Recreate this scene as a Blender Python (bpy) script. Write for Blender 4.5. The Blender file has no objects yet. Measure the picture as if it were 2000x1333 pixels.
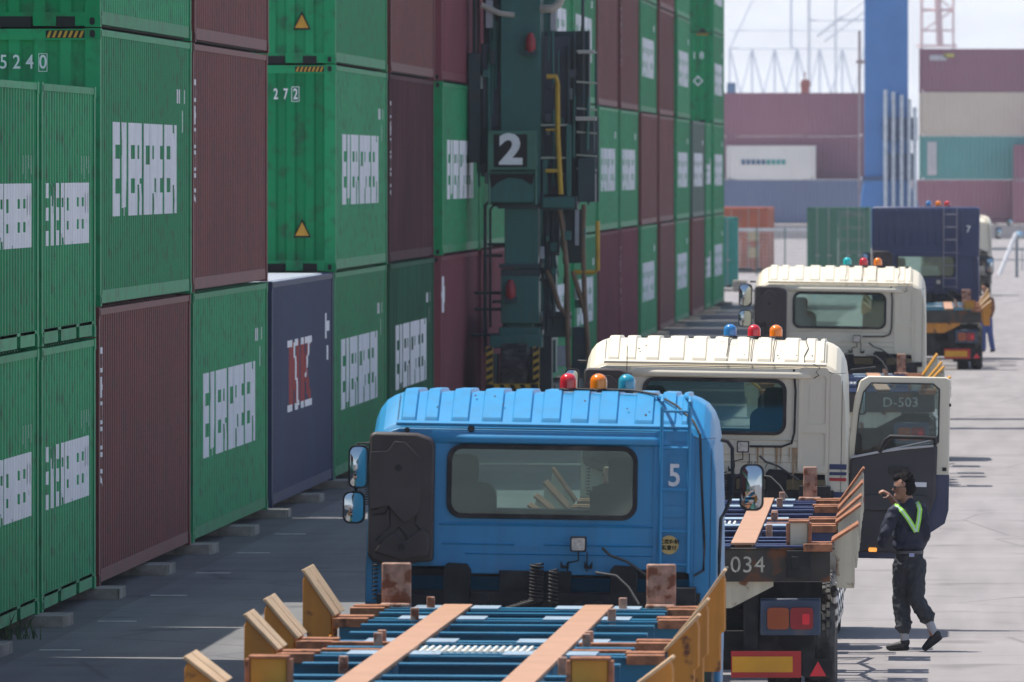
import bpy, math, random
from mathutils import Vector, Matrix
from mathutils.geometry import tessellate_polygon
random.seed(7)
R = math.radians
sc = bpy.context.scene
COL = sc.collection
# ---- camera: long lens, optical axis along the lane (+Y), frame shifted off the axis ----
F, CX, HY, H = 20500.0, 1977.0, 333.0, 4.45
def X_(x, s): return (x - CX) / s
def Z_(y, s): return H - (y - HY) / s
def Y_(s): return F / s
cd = bpy.data.cameras.new('camera'); cam = bpy.data.objects.new('camera', cd); COL.objects.link(cam)
cam.location = (0, 0, H); cam.rotation_euler = (R(90), 0, 0)
cd.sensor_width = 36; cd.lens = F / 2000 * 36; cd.shift_x = (1000 - CX) / 2000; cd.shift_y = -(666.5 - HY) / 2000
cd.clip_start = 1; cd.clip_end = 12000
cd.dof.use_dof = True; cd.dof.focus_distance = 96; cd.dof.aperture_fstop = 9.0
sc.camera = cam
# ---- sky and sun ----
SUN = Vector((-0.38, 0.12, 1.0)).normalized()
elev = math.asin(SUN.z); azim = math.atan2(SUN.x, SUN.y)
w = bpy.data.worlds.new('World'); sc.world = w; w.use_nodes = True
nt = w.node_tree; nt.nodes.clear()
o_ = nt.nodes.new('ShaderNodeOutputWorld'); bg = nt.nodes.new('ShaderNodeBackground'); sky = nt.nodes.new('ShaderNodeTexSky')
sky.sky_type = 'NISHITA'; sky.sun_disc = False; sky.sun_elevation = elev; sky.sun_rotation = azim
sky.air_density = 1.0; sky.dust_density = 1.6; sky.ozone_density = 1.2
bg.inputs['Strength'].default_value = 0.115
tc = nt.nodes.new('ShaderNodeTexCoord'); mp = nt.nodes.new('ShaderNodeMapping'); mp.inputs['Scale'].default_value = (26, 26, 90)
nz = nt.nodes.new('ShaderNodeTexNoise'); nz.inputs['Scale'].default_value = 2.4; nz.inputs['Detail'].default_value = 6
rp = nt.nodes.new('ShaderNodeValToRGB'); rp.color_ramp.elements[0].position = .42; rp.color_ramp.elements[1].position = .62
mx = nt.nodes.new('ShaderNodeMixRGB'); mx.inputs[2].default_value = (7.1, 7.4, 8.0, 1)
nt.links.new(tc.outputs['Generated'], mp.inputs[0]); nt.links.new(mp.outputs[0], nz.inputs[0])
sx = nt.nodes.new('ShaderNodeSeparateXYZ'); nt.links.new(tc.outputs['Generated'], sx.inputs[0])
bandn = nt.nodes.new('ShaderNodeMapRange'); bandn.inputs[1].default_value = .02; bandn.inputs[2].default_value = .16; bandn.inputs[3].default_value = 1; bandn.inputs[4].default_value = 0
nt.links.new(sx.outputs[2], bandn.inputs[0]); ml_ = nt.nodes.new('ShaderNodeMath'); ml_.operation = 'MULTIPLY'
mr_ = nt.nodes.new('ShaderNodeMapRange'); mr_.inputs[1].default_value = 0; mr_.inputs[2].default_value = 1; mr_.inputs[3].default_value = .80; mr_.inputs[4].default_value = 1
nt.links.new(nz.outputs[0], rp.inputs[0]); nt.links.new(rp.outputs[0], mr_.inputs[0]); nt.links.new(mr_.outputs[0], ml_.inputs[0]); nt.links.new(bandn.outputs[0], ml_.inputs[1]); nt.links.new(ml_.outputs[0], mx.inputs[0])
nt.links.new(sky.outputs[0], mx.inputs[1]); nt.links.new(mx.outputs[0], bg.inputs[0]); nt.links.new(bg.outputs[0], o_.inputs[0])
sd = bpy.data.lights.new('sun', 'SUN'); so = bpy.data.objects.new('sun', sd); COL.objects.link(so)
sd.energy = 4.15; sd.angle = R(.55); sd.color = (1, .955, .88)
so.rotation_euler = SUN.to_track_quat('Z', 'Y').to_euler(); so.location = (0, 60, 60)
sc.view_settings.view_transform = 'Standard'; sc.view_settings.look = 'None'
sc.view_settings.exposure = 0.50; sc.view_settings.gamma = 1
sc.cycles.volume_step_rate = 4; sc.cycles.volume_bounces = 0; sc.cycles.transparent_max_bounces = 16

# ---- materials ----
MATS = {}
def mat(name, col, rough=.5, metal=0.0, var=.12, vs=3.0, rust=0.0, rs=2.5, rcol=(.16, .06, .025), bump=0.0, bs=60, streak=0.0,
        perobj=0.0, spec=.5, emit=None, coat=0.0, dust=0.0):
    if name in MATS: return MATS[name]
    m = bpy.data.materials.new(name); m.use_nodes = True; MATS[name] = m
    n = m.node_tree; P = n.nodes['Principled BSDF']; L = n.links.new
    P.inputs['Roughness'].default_value = rough; P.inputs['Metallic'].default_value = metal
    P.inputs['Specular IOR Level'].default_value = spec; P.inputs['Coat Weight'].default_value = coat
    t = n.nodes.new('ShaderNodeTexCoord')
    def noise(scale, det=4, mscale=None):
        z = n.nodes.new('ShaderNodeTexNoise'); z.inputs['Scale'].default_value = scale; z.inputs['Detail'].default_value = det
        if mscale:
            q = n.nodes.new('ShaderNodeMapping'); q.inputs['Scale'].default_value = mscale
            L(t.outputs['Object'], q.inputs[0]); L(q.outputs[0], z.inputs[0])
        else: L(t.outputs['Object'], z.inputs[0])
        return z
    def mix(fac, a, b, mode='MIX'):
        k = n.nodes.new('ShaderNodeMixRGB'); k.blend_type = mode
        for i, v in enumerate((fac, a, b)):
            if isinstance(v, (int, float)): k.inputs[i].default_value = v
            elif isinstance(v, tuple): k.inputs[i].default_value = (*v, 1)
            else: L(v, k.inputs[i])
        return k.outputs[0]
    def ramp(src, a, b):
        r = n.nodes.new('ShaderNodeMapRange'); r.inputs[1].default_value = a; r.inputs[2].default_value = b
        L(src, r.inputs[0]); return r.outputs[0]
    c = mix(ramp(noise(vs).outputs[0], .3, .7), tuple(x * (1 - var) for x in col), tuple(min(1, x * (1 + var)) for x in col))
    if perobj:
        oi = n.nodes.new('ShaderNodeObjectInfo'); hs = n.nodes.new('ShaderNodeHueSaturation')
        a = n.nodes.new('ShaderNodeMapRange'); a.inputs[3].default_value = 1 - perobj; a.inputs[4].default_value = 1 + perobj
        L(oi.outputs['Random'], a.inputs[0]); L(a.outputs[0], hs.inputs['Value'])
        b = n.nodes.new('ShaderNodeMapRange'); b.inputs[3].default_value = 1.02; b.inputs[4].default_value = 1 - perobj * .35
        L(oi.outputs['Random'], b.inputs[0]); L(b.outputs[0], hs.inputs['Saturation']); L(c, hs.inputs['Color']); c = hs.outputs[0]
    if streak:
        z = noise(1.0, 5, (9, 9, .35)); c = mix(ramp(z.outputs[0], .42, .75), c, tuple(x * (1 - streak) + .012 for x in col))
    if dust:
        z = noise(5, 6); c = mix(ramp(z.outputs[0], .5, .9), c, (dust, dust * .93, dust * .85))
    if rust:
        z = noise(rs, 8); f = ramp(z.outputs[0], 1 - rust - .02, 1 - rust + .05); c = mix(f, c, rcol)
        z2 = noise(rs * 4, 6); c = mix(ramp(z2.outputs[0], 1.06 - rust * .8, 1.1 - rust * .8), c, tuple(x * .6 for x in rcol))
        rr = n.nodes.new('ShaderNodeMapRange'); rr.inputs[3].default_value = rough; rr.inputs[4].default_value = .85
        L(f, rr.inputs[0]); L(rr.outputs[0], P.inputs['Roughness'])
    L(c, P.inputs['Base Color'])
    if bump:
        bz = noise(bs, 6); b = n.nodes.new('ShaderNodeBump'); b.inputs['Strength'].default_value = bump; b.inputs['Distance'].default_value = .02
        L(bz.outputs[0], b.inputs['Height']); L(b.outputs[0], P.inputs['Normal'])
    if emit:
        P.inputs['Emission Color'].default_value = (*emit[0], 1); P.inputs['Emission Strength'].default_value = emit[1]
    return m
def glass(name, tint, refl, rough=.02):
    if name in MATS: return MATS[name]
    m = bpy.data.materials.new(name); m.use_nodes = True; MATS[name] = m; n = m.node_tree; n.nodes.clear()
    o = n.nodes.new('ShaderNodeOutputMaterial'); a = n.nodes.new('ShaderNodeBsdfTransparent'); b = n.nodes.new('ShaderNodeBsdfGlossy')
    a.inputs[0].default_value = (*tint, 1); b.inputs['Roughness'].default_value = rough; b.inputs[0].default_value = (.85, .95, .92, 1)
    k = n.nodes.new('ShaderNodeMixShader'); k.inputs[0].default_value = refl
    n.links.new(a.outputs[0], k.inputs[1]); n.links.new(b.outputs[0], k.inputs[2]); n.links.new(k.outputs[0], o.inputs[0])
    return m

# ---- mesh collector ----
class MB:
    def __init__(s): s.v = []; s.f = []
    def add(s, vs, fs):
        b = len(s.v); s.v += [tuple(v) for v in vs]; s.f += [tuple(b + i for i in f) for f in fs]; return s
    def box(s, x0, x1, y0, y1, z0, z1):
        return s.add([(x, y, z) for z in (z0, z1) for y in (y0, y1) for x in (x0, x1)],
                     [(0, 2, 3, 1), (4, 5, 7, 6), (0, 1, 5, 4), (2, 6, 7, 3), (0, 4, 6, 2), (1, 3, 7, 5)])
    def prism(s, poly, a0, a1, ax='y', holes=()):
        """polygon in the plane across axis ax, extruded a0..a1"""
        def put(p, a):
            return {'y': (p[0], a, p[1]), 'x': (a, p[0], p[1]), 'z': (p[0], p[1], a)}[ax]
        loops = [list(poly)] + [list(h) for h in holes]
        tri = tessellate_polygon([[Vector((p[0], p[1], 0)) for p in l] for l in loops])
        fl = [p for l in loops for p in l]; n = len(fl)
        fs = [tuple(t) for t in tri] + [tuple(i + n for i in reversed(t)) for t in tri]
        k = 0
        for l in loops:
            for i in range(len(l)):
                j = (i + 1) % len(l); fs.append((k + i, k + j, k + j + n, k + i + n))
            k += len(l)
        return s.add([put(p, a0) for p in fl] + [put(p, a1) for p in fl], fs)
    def tube(s, path, r, n=8, cap=True):
        path = [Vector(p) for p in path]; rs = r if isinstance(r, (list, tuple)) else [r] * len(path)
        vs = []; up = Vector((0.13, .21, 1)).normalized()
        for i, p in enumerate(path):
            t = (path[min(i + 1, len(path) - 1)] - path[max(i - 1, 0)]).normalized()
            a = t.cross(up)
            if a.length < .05: a = t.cross(Vector((1, 0, 0)))
            a.normalize(); b = t.cross(a)
            for k in range(n):
                q = 2 * math.pi * k / n; vs.append(p + (a * math.cos(q) + b * math.sin(q)) * rs[i])
        fs = [(i * n + k, i * n + (k + 1) % n, (i + 1) * n + (k + 1) % n, (i + 1) * n + k) for i in range(len(path) - 1) for k in range(n)]
        if cap: fs += [tuple(range(n)), tuple(reversed(range((len(path) - 1) * n, len(path) * n)))]
        return s.add(vs, fs)
    def lathe(s, prof, c, ax='z', n=20):
        vs = []
        for r, h in prof:
            for k in range(n):
                q = 2 * math.pi * k / n; a, b = r * math.cos(q), r * math.sin(q)
                vs.append({'z': (c[0] + a, c[1] + b, c[2] + h), 'x': (c[0] + h, c[1] + a, c[2] + b), 'y': (c[0] + a, c[1] + h, c[2] + b)}[ax])
        m = len(prof)
        fs = [(i * n + k, i * n + (k + 1) % n, (i + 1) * n + (k + 1) % n, (i + 1) * n + k) for i in range(m - 1) for k in range(n)]
        fs += [tuple(range(n)), tuple(reversed(range((m - 1) * n, m * n)))]
        return s.add(vs, fs)
    def islands(s):
        par = list(range(len(s.v)))
        def find(i):
            while par[i] != i: par[i] = par[par[i]]; i = par[i]
            return i
        for f in s.f:
            r = find(f[0])
            for i in f[1:]: par[find(i)] = r
        out = {}
        for f in s.f: out.setdefault(find(f[0]), []).append(f)
        res = []
        for fs in out.values():
            ids = sorted({i for f in fs for i in f}); mp_ = {v: k for k, v in enumerate(ids)}; q = MB(); q.v = [s.v[i] for i in ids]; q.f = [tuple(mp_[i] for i in f) for f in fs]; res.append(q)
        return res
    def split(s, name, m, parent=None, **k):
        return [q.build(name, m, parent, **k) for q in s.islands()]
    def build(s, name, m, parent=None, smooth=False, bevel=0.0, loc=None):
        me = bpy.data.meshes.new(name); me.from_pydata(s.v, [], s.f); me.update()
        import bmesh
        bm = bmesh.new(); bm.from_mesh(me); bmesh.ops.recalc_face_normals(bm, faces=bm.faces); bm.to_mesh(me); bm.free()
        me.materials.append(m)
        o = bpy.data.objects.new(name, me); COL.objects.link(o)
        if parent: o.parent = parent
        if loc: o.location = loc
        if smooth:
            me.polygons.foreach_set('use_smooth', [True] * len(me.polygons))
            try: me.set_sharp_from_angle(angle=R(38))
            except Exception: pass
        if bevel:
            b = o.modifiers.new('bevel', 'BEVEL'); b.width = bevel; b.segments = 2; b.limit_method = 'ANGLE'
            me.polygons.foreach_set('use_smooth', [True] * len(me.polygons))
            try: me.set_sharp_from_angle(angle=R(38))
            except Exception: pass
        return o
def tag(o, label=None, cat=None, group=None, kind=None):
    if label: o['label'] = label
    if cat: o['category'] = cat
    if group: o['group'] = group
    if kind: o['kind'] = kind
    return o
def empty(name, loc=(0, 0, 0), rz=0, **k):
    o = bpy.data.objects.new(name, None); COL.objects.link(o); o.location = loc; o.rotation_euler = (0, 0, rz)
    o.empty_display_size = .3; tag(o, **k); return o
def text(name, body, size, m, parent, loc, rot=(R(90), 0, 0), depth=.002, bold=0.0, sx=1.0, align='CENTER', spacing=1.0):
    cu = bpy.data.curves.new(name, 'FONT'); cu.body = body; cu.size = size; cu.align_x = align; cu.align_y = 'CENTER'
    cu.extrude = depth; cu.offset = bold; cu.space_character = spacing; cu.resolution_u = 3
    t = bpy.data.objects.new('tmp', cu); COL.objects.link(t); bpy.context.view_layer.update()
    me = bpy.data.meshes.new_from_object(t.evaluated_get(bpy.context.evaluated_depsgraph_get()))
    bpy.data.objects.remove(t); me.name = name; me.materials.clear(); me.materials.append(m)
    o = bpy.data.objects.new(name, me); COL.objects.link(o); o.parent = parent; o.location = loc; o.rotation_euler = rot; o.scale = (sx, 1, 1)
    return o
def rrect(x0, x1, z0, z1, r, n=5):
    p = []
    for cx, cz, a in ((x1 - r, z1 - r, 0), (x0 + r, z1 - r, 90), (x0 + r, z0 + r, 180), (x1 - r, z0 + r, 270)):
        for k in range(n + 1):
            q = R(a + 90 * k / n); p.append((cx + r * math.cos(q), cz + r * math.sin(q)))
    return p
# ---- setting: ground ----
def ground_mat(name, c0, c1, rough=.85, stain=True):
    m = bpy.data.materials.new(name); m.use_nodes = True; n = m.node_tree; P = n.nodes['Principled BSDF']; L = n.links.new
    t = n.nodes.new('ShaderNodeTexCoord'); P.inputs['Roughness'].default_value = rough; P.inputs['Specular IOR Level'].default_value = .3
    def nz(s, d, ms=(1, 1, 1)):
        q = n.nodes.new('ShaderNodeMapping'); q.inputs['Scale'].default_value = ms; z = n.nodes.new('ShaderNodeTexNoise')
        z.inputs['Scale'].default_value = s; z.inputs['Detail'].default_value = d; L(t.outputs['Object'], q.inputs[0]); L(q.outputs[0], z.inputs[0]); return z.outputs[0]
    def mr(f, a, b, c=0, d=1):
        r = n.nodes.new('ShaderNodeMapRange'); L(f, r.inputs[0])
        for i, v in zip((1, 2, 3, 4), (a, b, c, d)): r.inputs[i].default_value = v
        return r.outputs[0]
    def mx(f, a, b, mode='MIX'):
        k = n.nodes.new('ShaderNodeMixRGB'); k.blend_type = mode
        for i, v in enumerate((f, a, b)):
            if isinstance(v, float): k.inputs[i].default_value = v
            elif isinstance(v, tuple): k.inputs[i].default_value = (*v, 1)
            else: L(v, k.inputs[i])
        return k.outputs[0]
    c = mx(mr(nz(.35, 6), .35, .65), c0, c1)
    c = mx(mr(nz(1.0, 4, (2.2, .12, 1)), .42, .72, 0, .5), c, tuple(x * .6 for x in c0))      # lengthwise tyre-polished bands
    c = mx(mr(nz(60, 3), .35, .65, 0, .3), c, tuple(min(1, x * 1.5) for x in c1))           # aggregate
    if stain:
        c = mx(mr(nz(.8, 5), .58, .70, 0, .55), c, tuple(x * .55 for x in c0))                # oil stains
        v = n.nodes.new('ShaderNodeTexVoronoi'); v.feature = 'DISTANCE_TO_EDGE'; v.inputs['Scale'].default_value = .22
        L(t.outputs['Object'], v.inputs[0]); c = mx(mr(v.outputs[0], 0, .009, .55, 0), c, tuple(x * .5 for x in c0))   # cracks
    L(c, P.inputs['Base Color'])
    b = n.nodes.new('ShaderNodeBump'); b.inputs['Strength'].default_value = .3; b.inputs['Distance'].default_value = .01
    L(nz(120, 4), b.inputs['Height']); L(b.outputs[0], P.inputs['Normal'])
    return m
G_conc = ground_mat('yard_asphalt', (.235, .218, .215), (.275, .254, .253))
G_strip = ground_mat('stack_strip', (.11, .105, .10), (.14, .135, .13))
G_lane = ground_mat('lane_asphalt', (.128, .126, .13), (.175, .169, .168))
g = MB().add([(-900, -300, 0), (900, -300, 0), (900, 4000, 0), (-900, 4000, 0)], [(0, 1, 2, 3)]).build('ground', G_conc); g['kind'] = 'structure'
g = MB().add([(-40, -100, .004), (-9.05, -100, .004), (-9.05, 352, .004), (-40, 352, .004)], [(0, 1, 2, 3)]).build('stack_pavement', G_strip); g['kind'] = 'structure'
g = MB().add([(-9.05, -100, .008), (-5.2, -100, .008), (-5.2, 352, .008), (-9.05, 352, .008)], [(0, 1, 2, 3)]).build('road', G_lane); g['kind'] = 'structure'
white_line = mat('line_paint', (.62, .6, .55), .8, var=.3, vs=8)
ml = MB()
for yy in [97.2, 103.4, 109.7, 115.8, 121.9, 128.2, 134.5, 140.8, 146.9]:
    ml.box(-9.0, -8.62, yy - .12, yy - .02, .009, .012)

g = ml.build('road_marking', white_line); g['kind'] = 'structure'

# ---- containers ----
GREEN = mat('green_paint', (.0015, .275, .098), .55, spec=.22, var=.06, vs=.3, perobj=.18, rust=.06, rs=6, rcol=(.10, .07, .04), dust=.045)
MAROON = mat('maroon_paint', (.165, .032, .030), .55, spec=.22, var=.10, vs=.6, streak=.3, perobj=.22, rust=.24, rs=5, rcol=(.15, .045, .03), dust=.045)
BLUEC = mat('container_blue_paint', (.030, .045, .105), .55, spec=.22, var=.1, vs=.6, streak=.3, rust=.22, rs=5)
DIRTY = mat('dull_green_paint', (.022, .125, .065), .75, spec=.12, var=.2, vs=.5, streak=.6, rust=.25)
DARKM = mat('dark_maroon_paint', (.10, .036, .042), .75, spec=.12, var=.25, vs=.5, streak=.55, rust=.25)
PINKM = mat('faded_maroon_paint', (.20, .058, .072), .75, spec=.12, var=.10, vs=.5, streak=.25)
GREYG = mat('grey_green_paint', (.07, .13, .10), .6, var=.1, streak=.3)
WHITE = mat('white_lettering', (.82, .82, .84), .6, var=.06, vs=4, streak=.12)
REDL = mat('red_lettering', (.30, .018, .022), .6, var=.15, vs=4)
YELL = mat('warning_yellow', (.52, .27, .02), .6, var=.15, vs=9)
BLACK = mat('black_print_and_shade', (.006, .006, .007), .8, var=.1)
ROOFS = mat('silver_roof', (.55, .58, .62), .45, var=.1, vs=1.5)
W_ = 2.438; PER = .278
def corr_profile(y0, y1):
    """(y, depth) knots of the trapezoid corrugation"""
    n = max(1, round((y1 - y0) / PER)); p = (y1 - y0) / n; k = []
    for i in range(n):
        a = y0 + i * p
        k += [(a, 0), (a + p * .26, 0), (a + p * .5, 1), (a + p * .76, 1)]
    return k + [(y1, 0)]
DEP = .036
def depth_at(k, y):
    for (a, da), (b, db) in zip(k, k[1:]):
        if a <= y <= b: return da + (db - da) * (y - a) / (b - a)
    return 0
def glyphs():
    g = {}
    S = .31; W = .84
    V = [(0, 0), (S, 0), (S, 1), (0, 1)]; T = [(0, .76), (W, .76), (W, 1), (0, 1)]; M = [(0, .40), (W, .40), (W, .61), (0, .61)]; B = [(0, 0), (W, 0), (W, .24), (0, .24)]
    g['E'] = [V, T, M, B]
    g['V'] = [[(0, 1), (.31, 1), (.56, 0), (.32, 0)], [(.55, 1), (.86, 1), (.56, 0), (.34, 0)]]
    g['R'] = [V, T, M, [(.53, .42), (W, .46), (W, .97), (.53, 1)], [(.30, .42), (.60, .42), (W + .02, 0), (.56, 0)]]
    g['G'] = [V, T, B, [(.53, 0), (W, 0), (W, .5), (.53, .5)], [(.42, .38), (W, .38), (W, .55), (.42, .55)]]
    g['N'] = [V, [(.54, 0), (W, 0), (W, 1), (.54, 1)], [(0, 1), (.31, 1), (W, 0), (.53, 0)]]
    g['K'] = [[(0, 0), (.3, 0), (.3, 1), (0, 1)], [(.6, 1), (.92, 1), (.45, .45), (.2, .45)], [(.3, .55), (.5, .62), (.95, 0), (.62, 0)]]
    return g
GL = glyphs()
def word_polys(word, y0, z0, lw, h):
    out = []
    for i, ch in enumerate(word):
        for p in GL[ch]: out.append([(y0 + (i + q[0]) * lw, z0 + q[1] * h) for q in p])
    return out
def spans(polys, y):
    iv = []
    for p in polys:
        c = []
        for i in range(len(p)):
            (a, za), (b, zb) = p[i], p[(i + 1) % len(p)]
            if (a <= y < b) or (b <= y < a): c.append(za + (zb - za) * (y - a) / (b - a))
        c.sort(); iv += list(zip(c[::2], c[1::2]))
    iv.sort(); out = []
    for a, b in iv:
        if out and a <= out[-1][1] + .004: out[-1][1] = max(out[-1][1], b)
        else: out.append([a, b])
    return out
def painted(mb, polys, k, x0, off=.004, step=.034):
    """paint laid on the corrugated side: follows every fold of the steel"""
    ys = [p[0] for q in polys for p in q]; lo, hi = min(ys), max(ys)
    cuts = [lo] + [y for y, d in k if lo < y < hi] + [hi]
    for a, b in zip(cuts, cuts[1:]):
        n = max(1, math.ceil((b - a) / step))
        for i in range(n):
            u, v = a + (b - a) * i / n, a + (b - a) * (i + 1) / n
            du, dv = x0 - DEP * depth_at(k, u + 1e-6) + off, x0 - DEP * depth_at(k, v - 1e-6) + off
            for z0, z1 in spans(polys, (u + v) / 2):
                mb.add([(du, u, z0), (dv, v, z0), (dv, v, z1), (du, u, z1)], [(0, 1, 2, 3)])
XS = -.014
PROTO = {}
def container_mesh(L, h, hazard=True, doors=False, forks=False):
    """returns dict of mesh collectors. origin: near right bottom corner; body spans x -W..0, y 0..L"""
    d = {}
    s = MB(); k = corr_profile(.19, L - .19); zb, zt = .155, h - .075
    for side in (0, 1):
        vs = []
        for y, dd in k:
            x = XS - DEP * dd; x = x if side == 0 else -W_ - x
            vs += [(x, y, zb), (x, y, zt)]
        s.add(vs, [(2 * i, 2 * i + 2, 2 * i + 3, 2 * i + 1) for i in range(len(k) - 1)])
    d['side_wall'] = s
    e = MB()                                                   # end walls, wide trapezoid folds
    for yy, sg in ((.022, 1), (L - .022, -1)):
        n = 8; wv = (W_ - .3) / n; vs = []
        if doors and sg == 1: continue
        for i in range(n):
            a = -W_ + .15 + i * wv
            for q, dd in ((0, 0), (.4, 0), (.52, 1), (.88, 1)): vs += [(a + q * wv, yy + sg * .045 * dd, .15), (a + q * wv, yy + sg * .045 * dd, h - .12)]
        vs += [(-.15, yy, .15), (-.15, yy, h - .12)]
        m = len(vs) // 2; e.add(vs, [(2 * i, 2 * i + 2, 2 * i + 3, 2 * i + 1) for i in range(m - 1)])
    if not doors: d['end_wall'] = e
    fr = MB()
    for x0, x1 in ((-.155, -.002), (-W_ + .002, -W_ + .155)):
        for y0, y1 in ((.004, .17), (L - .17, L - .004)): fr.box(x0, x1, y0, y1, .1, h - .1)
        xa = (x0, x1)
    for xs, xe in ((-.07, -.004), (-W_ + .004, -W_ + .07)):
        fr.box(xs, xe, .17, L - .17, h - .08, h - .012)           # top rails
    for xs, xe in ((-.06, -.008), (-W_ + .008, -W_ + .06)):
        if forks:
            cuts = [.35, L / 2 - 1.2, L / 2 - .84, L / 2 + .84, L / 2 + 1.2, L - .35]
            for a, b in zip(cuts[::2], cuts[1::2]): fr.box(xs, xe, a, b, .02, .165)
            fr.box(xs, xe, .17, L - .17, .135, .168)
        else: fr.box(xs, xe, .3, L - .3, .03, .165)
    for y0, y1 in ((.01, .09), (L - .09, L - .01)):
        fr.box(-W_ + .155, -.155, y0, y1, h - .125, h - .01)
        for a, b in ((-.155, -.26), (-.46, -.70), (-1.74, -1.98), (-2.18, -W_ + .155)): fr.box(b, a, y0, y1, .01, .155)
        fr.box(-W_ + .155, -.155, y0 + .02, y1 - .0, .11, .155)
    d['frame'] = fr
    rf = MB(); rf.box(-W_ + .07, -.07, .09, L - .09, h - .05, h - .02)
    y = .3
    while y < L - .4: rf.box(-W_ + .15, -.15, y, y + .14, h - .02, h - .004); y += .28
    d['roof'] = rf
    c = MB()
    for x0, x1 in ((-.162, .003), (-W_ - .003, -W_ + .162)):
        for y0, y1 in ((-.003, .178), (L - .178, L + .003)):
            for z0, z1 in ((0, .118), (h - .118, h)): c.box(x0, x1, y0, y1, z0, z1)
    d['corner_casting'] = c
    hl = MB()  # black plates paint the dark of holes, sill notches and underside
    for xc in (-.082, -W_ + .082):
        for zc in (.06, h - .06):
            hl.prism(rrect(xc - .028, xc + .028, zc - .04, zc + .04, .026), -.006, .01, 'y')
            hl.prism([(p[0] + .082 - xc if False else p[0] - xc + .09, p[1]) for p in rrect(xc - .026, xc + .026, zc - .035, zc + .035, .024)], -.01 if xc < -1 else .0, .006 if xc > -1 else -.009, 'x')
    hl.box(-1.72, -.72, .03, .05, .0, .11); hl.box(-.455, -.265, .03, .05, .0, .11)
    hl.box(-W_ + .1, -.065, .2, L - .2, .012, .03)
    d['hole_dark_plate'] = hl
    if hazard:
        hz = MB(); 
        for a0, a1 in ((-.56, -.17), (-W_ + .17, -W_ + .56)):
            n = 7; q = (a1 - a0) / n
            for i in range(n): hz.add([(a0 + i * q, .006, h - .1), (a0 + (i + .5) * q, .006, h - .1), (a0 + (i + 1) * q, .006, h - .03), (a0 + (i + .5) * q, .006, h - .03)], [(0, 1, 2, 3)])
        d['hazard_stripe'] = hz
        hb = MB()
        for a0, a1 in ((-.57, -.16), (-W_ + .16, -W_ + .57)): hb.box(a0, a1, .0075, .0095, h - .105, h - .025)
        d['hazard_backing'] = hb
    if doors:
        dr = MB()
        for a, b in ((-W_ + .16, -W_ / 2 - .008), (-W_ / 2 + .008, -.16)):
            dr.box(a, b, .03, .06, .16, h - .13)
            for q in range(5):
                z0 = .25 + q * (h - .5) / 5; dr.box(a + .1, b - .1, .018, .03, z0, z0 + (h - .5) / 5 - .12)
        d['door'] = dr
        lb = MB()
        for x in (-.4, -.85, -1.59, -2.04):
            lb.tube([(x, -.01, .05), (x, -.01, h - .03)], .017, 6); lb.box(x - .06, x + .12, -.03, -.01, 1.0, 1.05)
        d['locking_bar'] = lb
    return d, k
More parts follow.
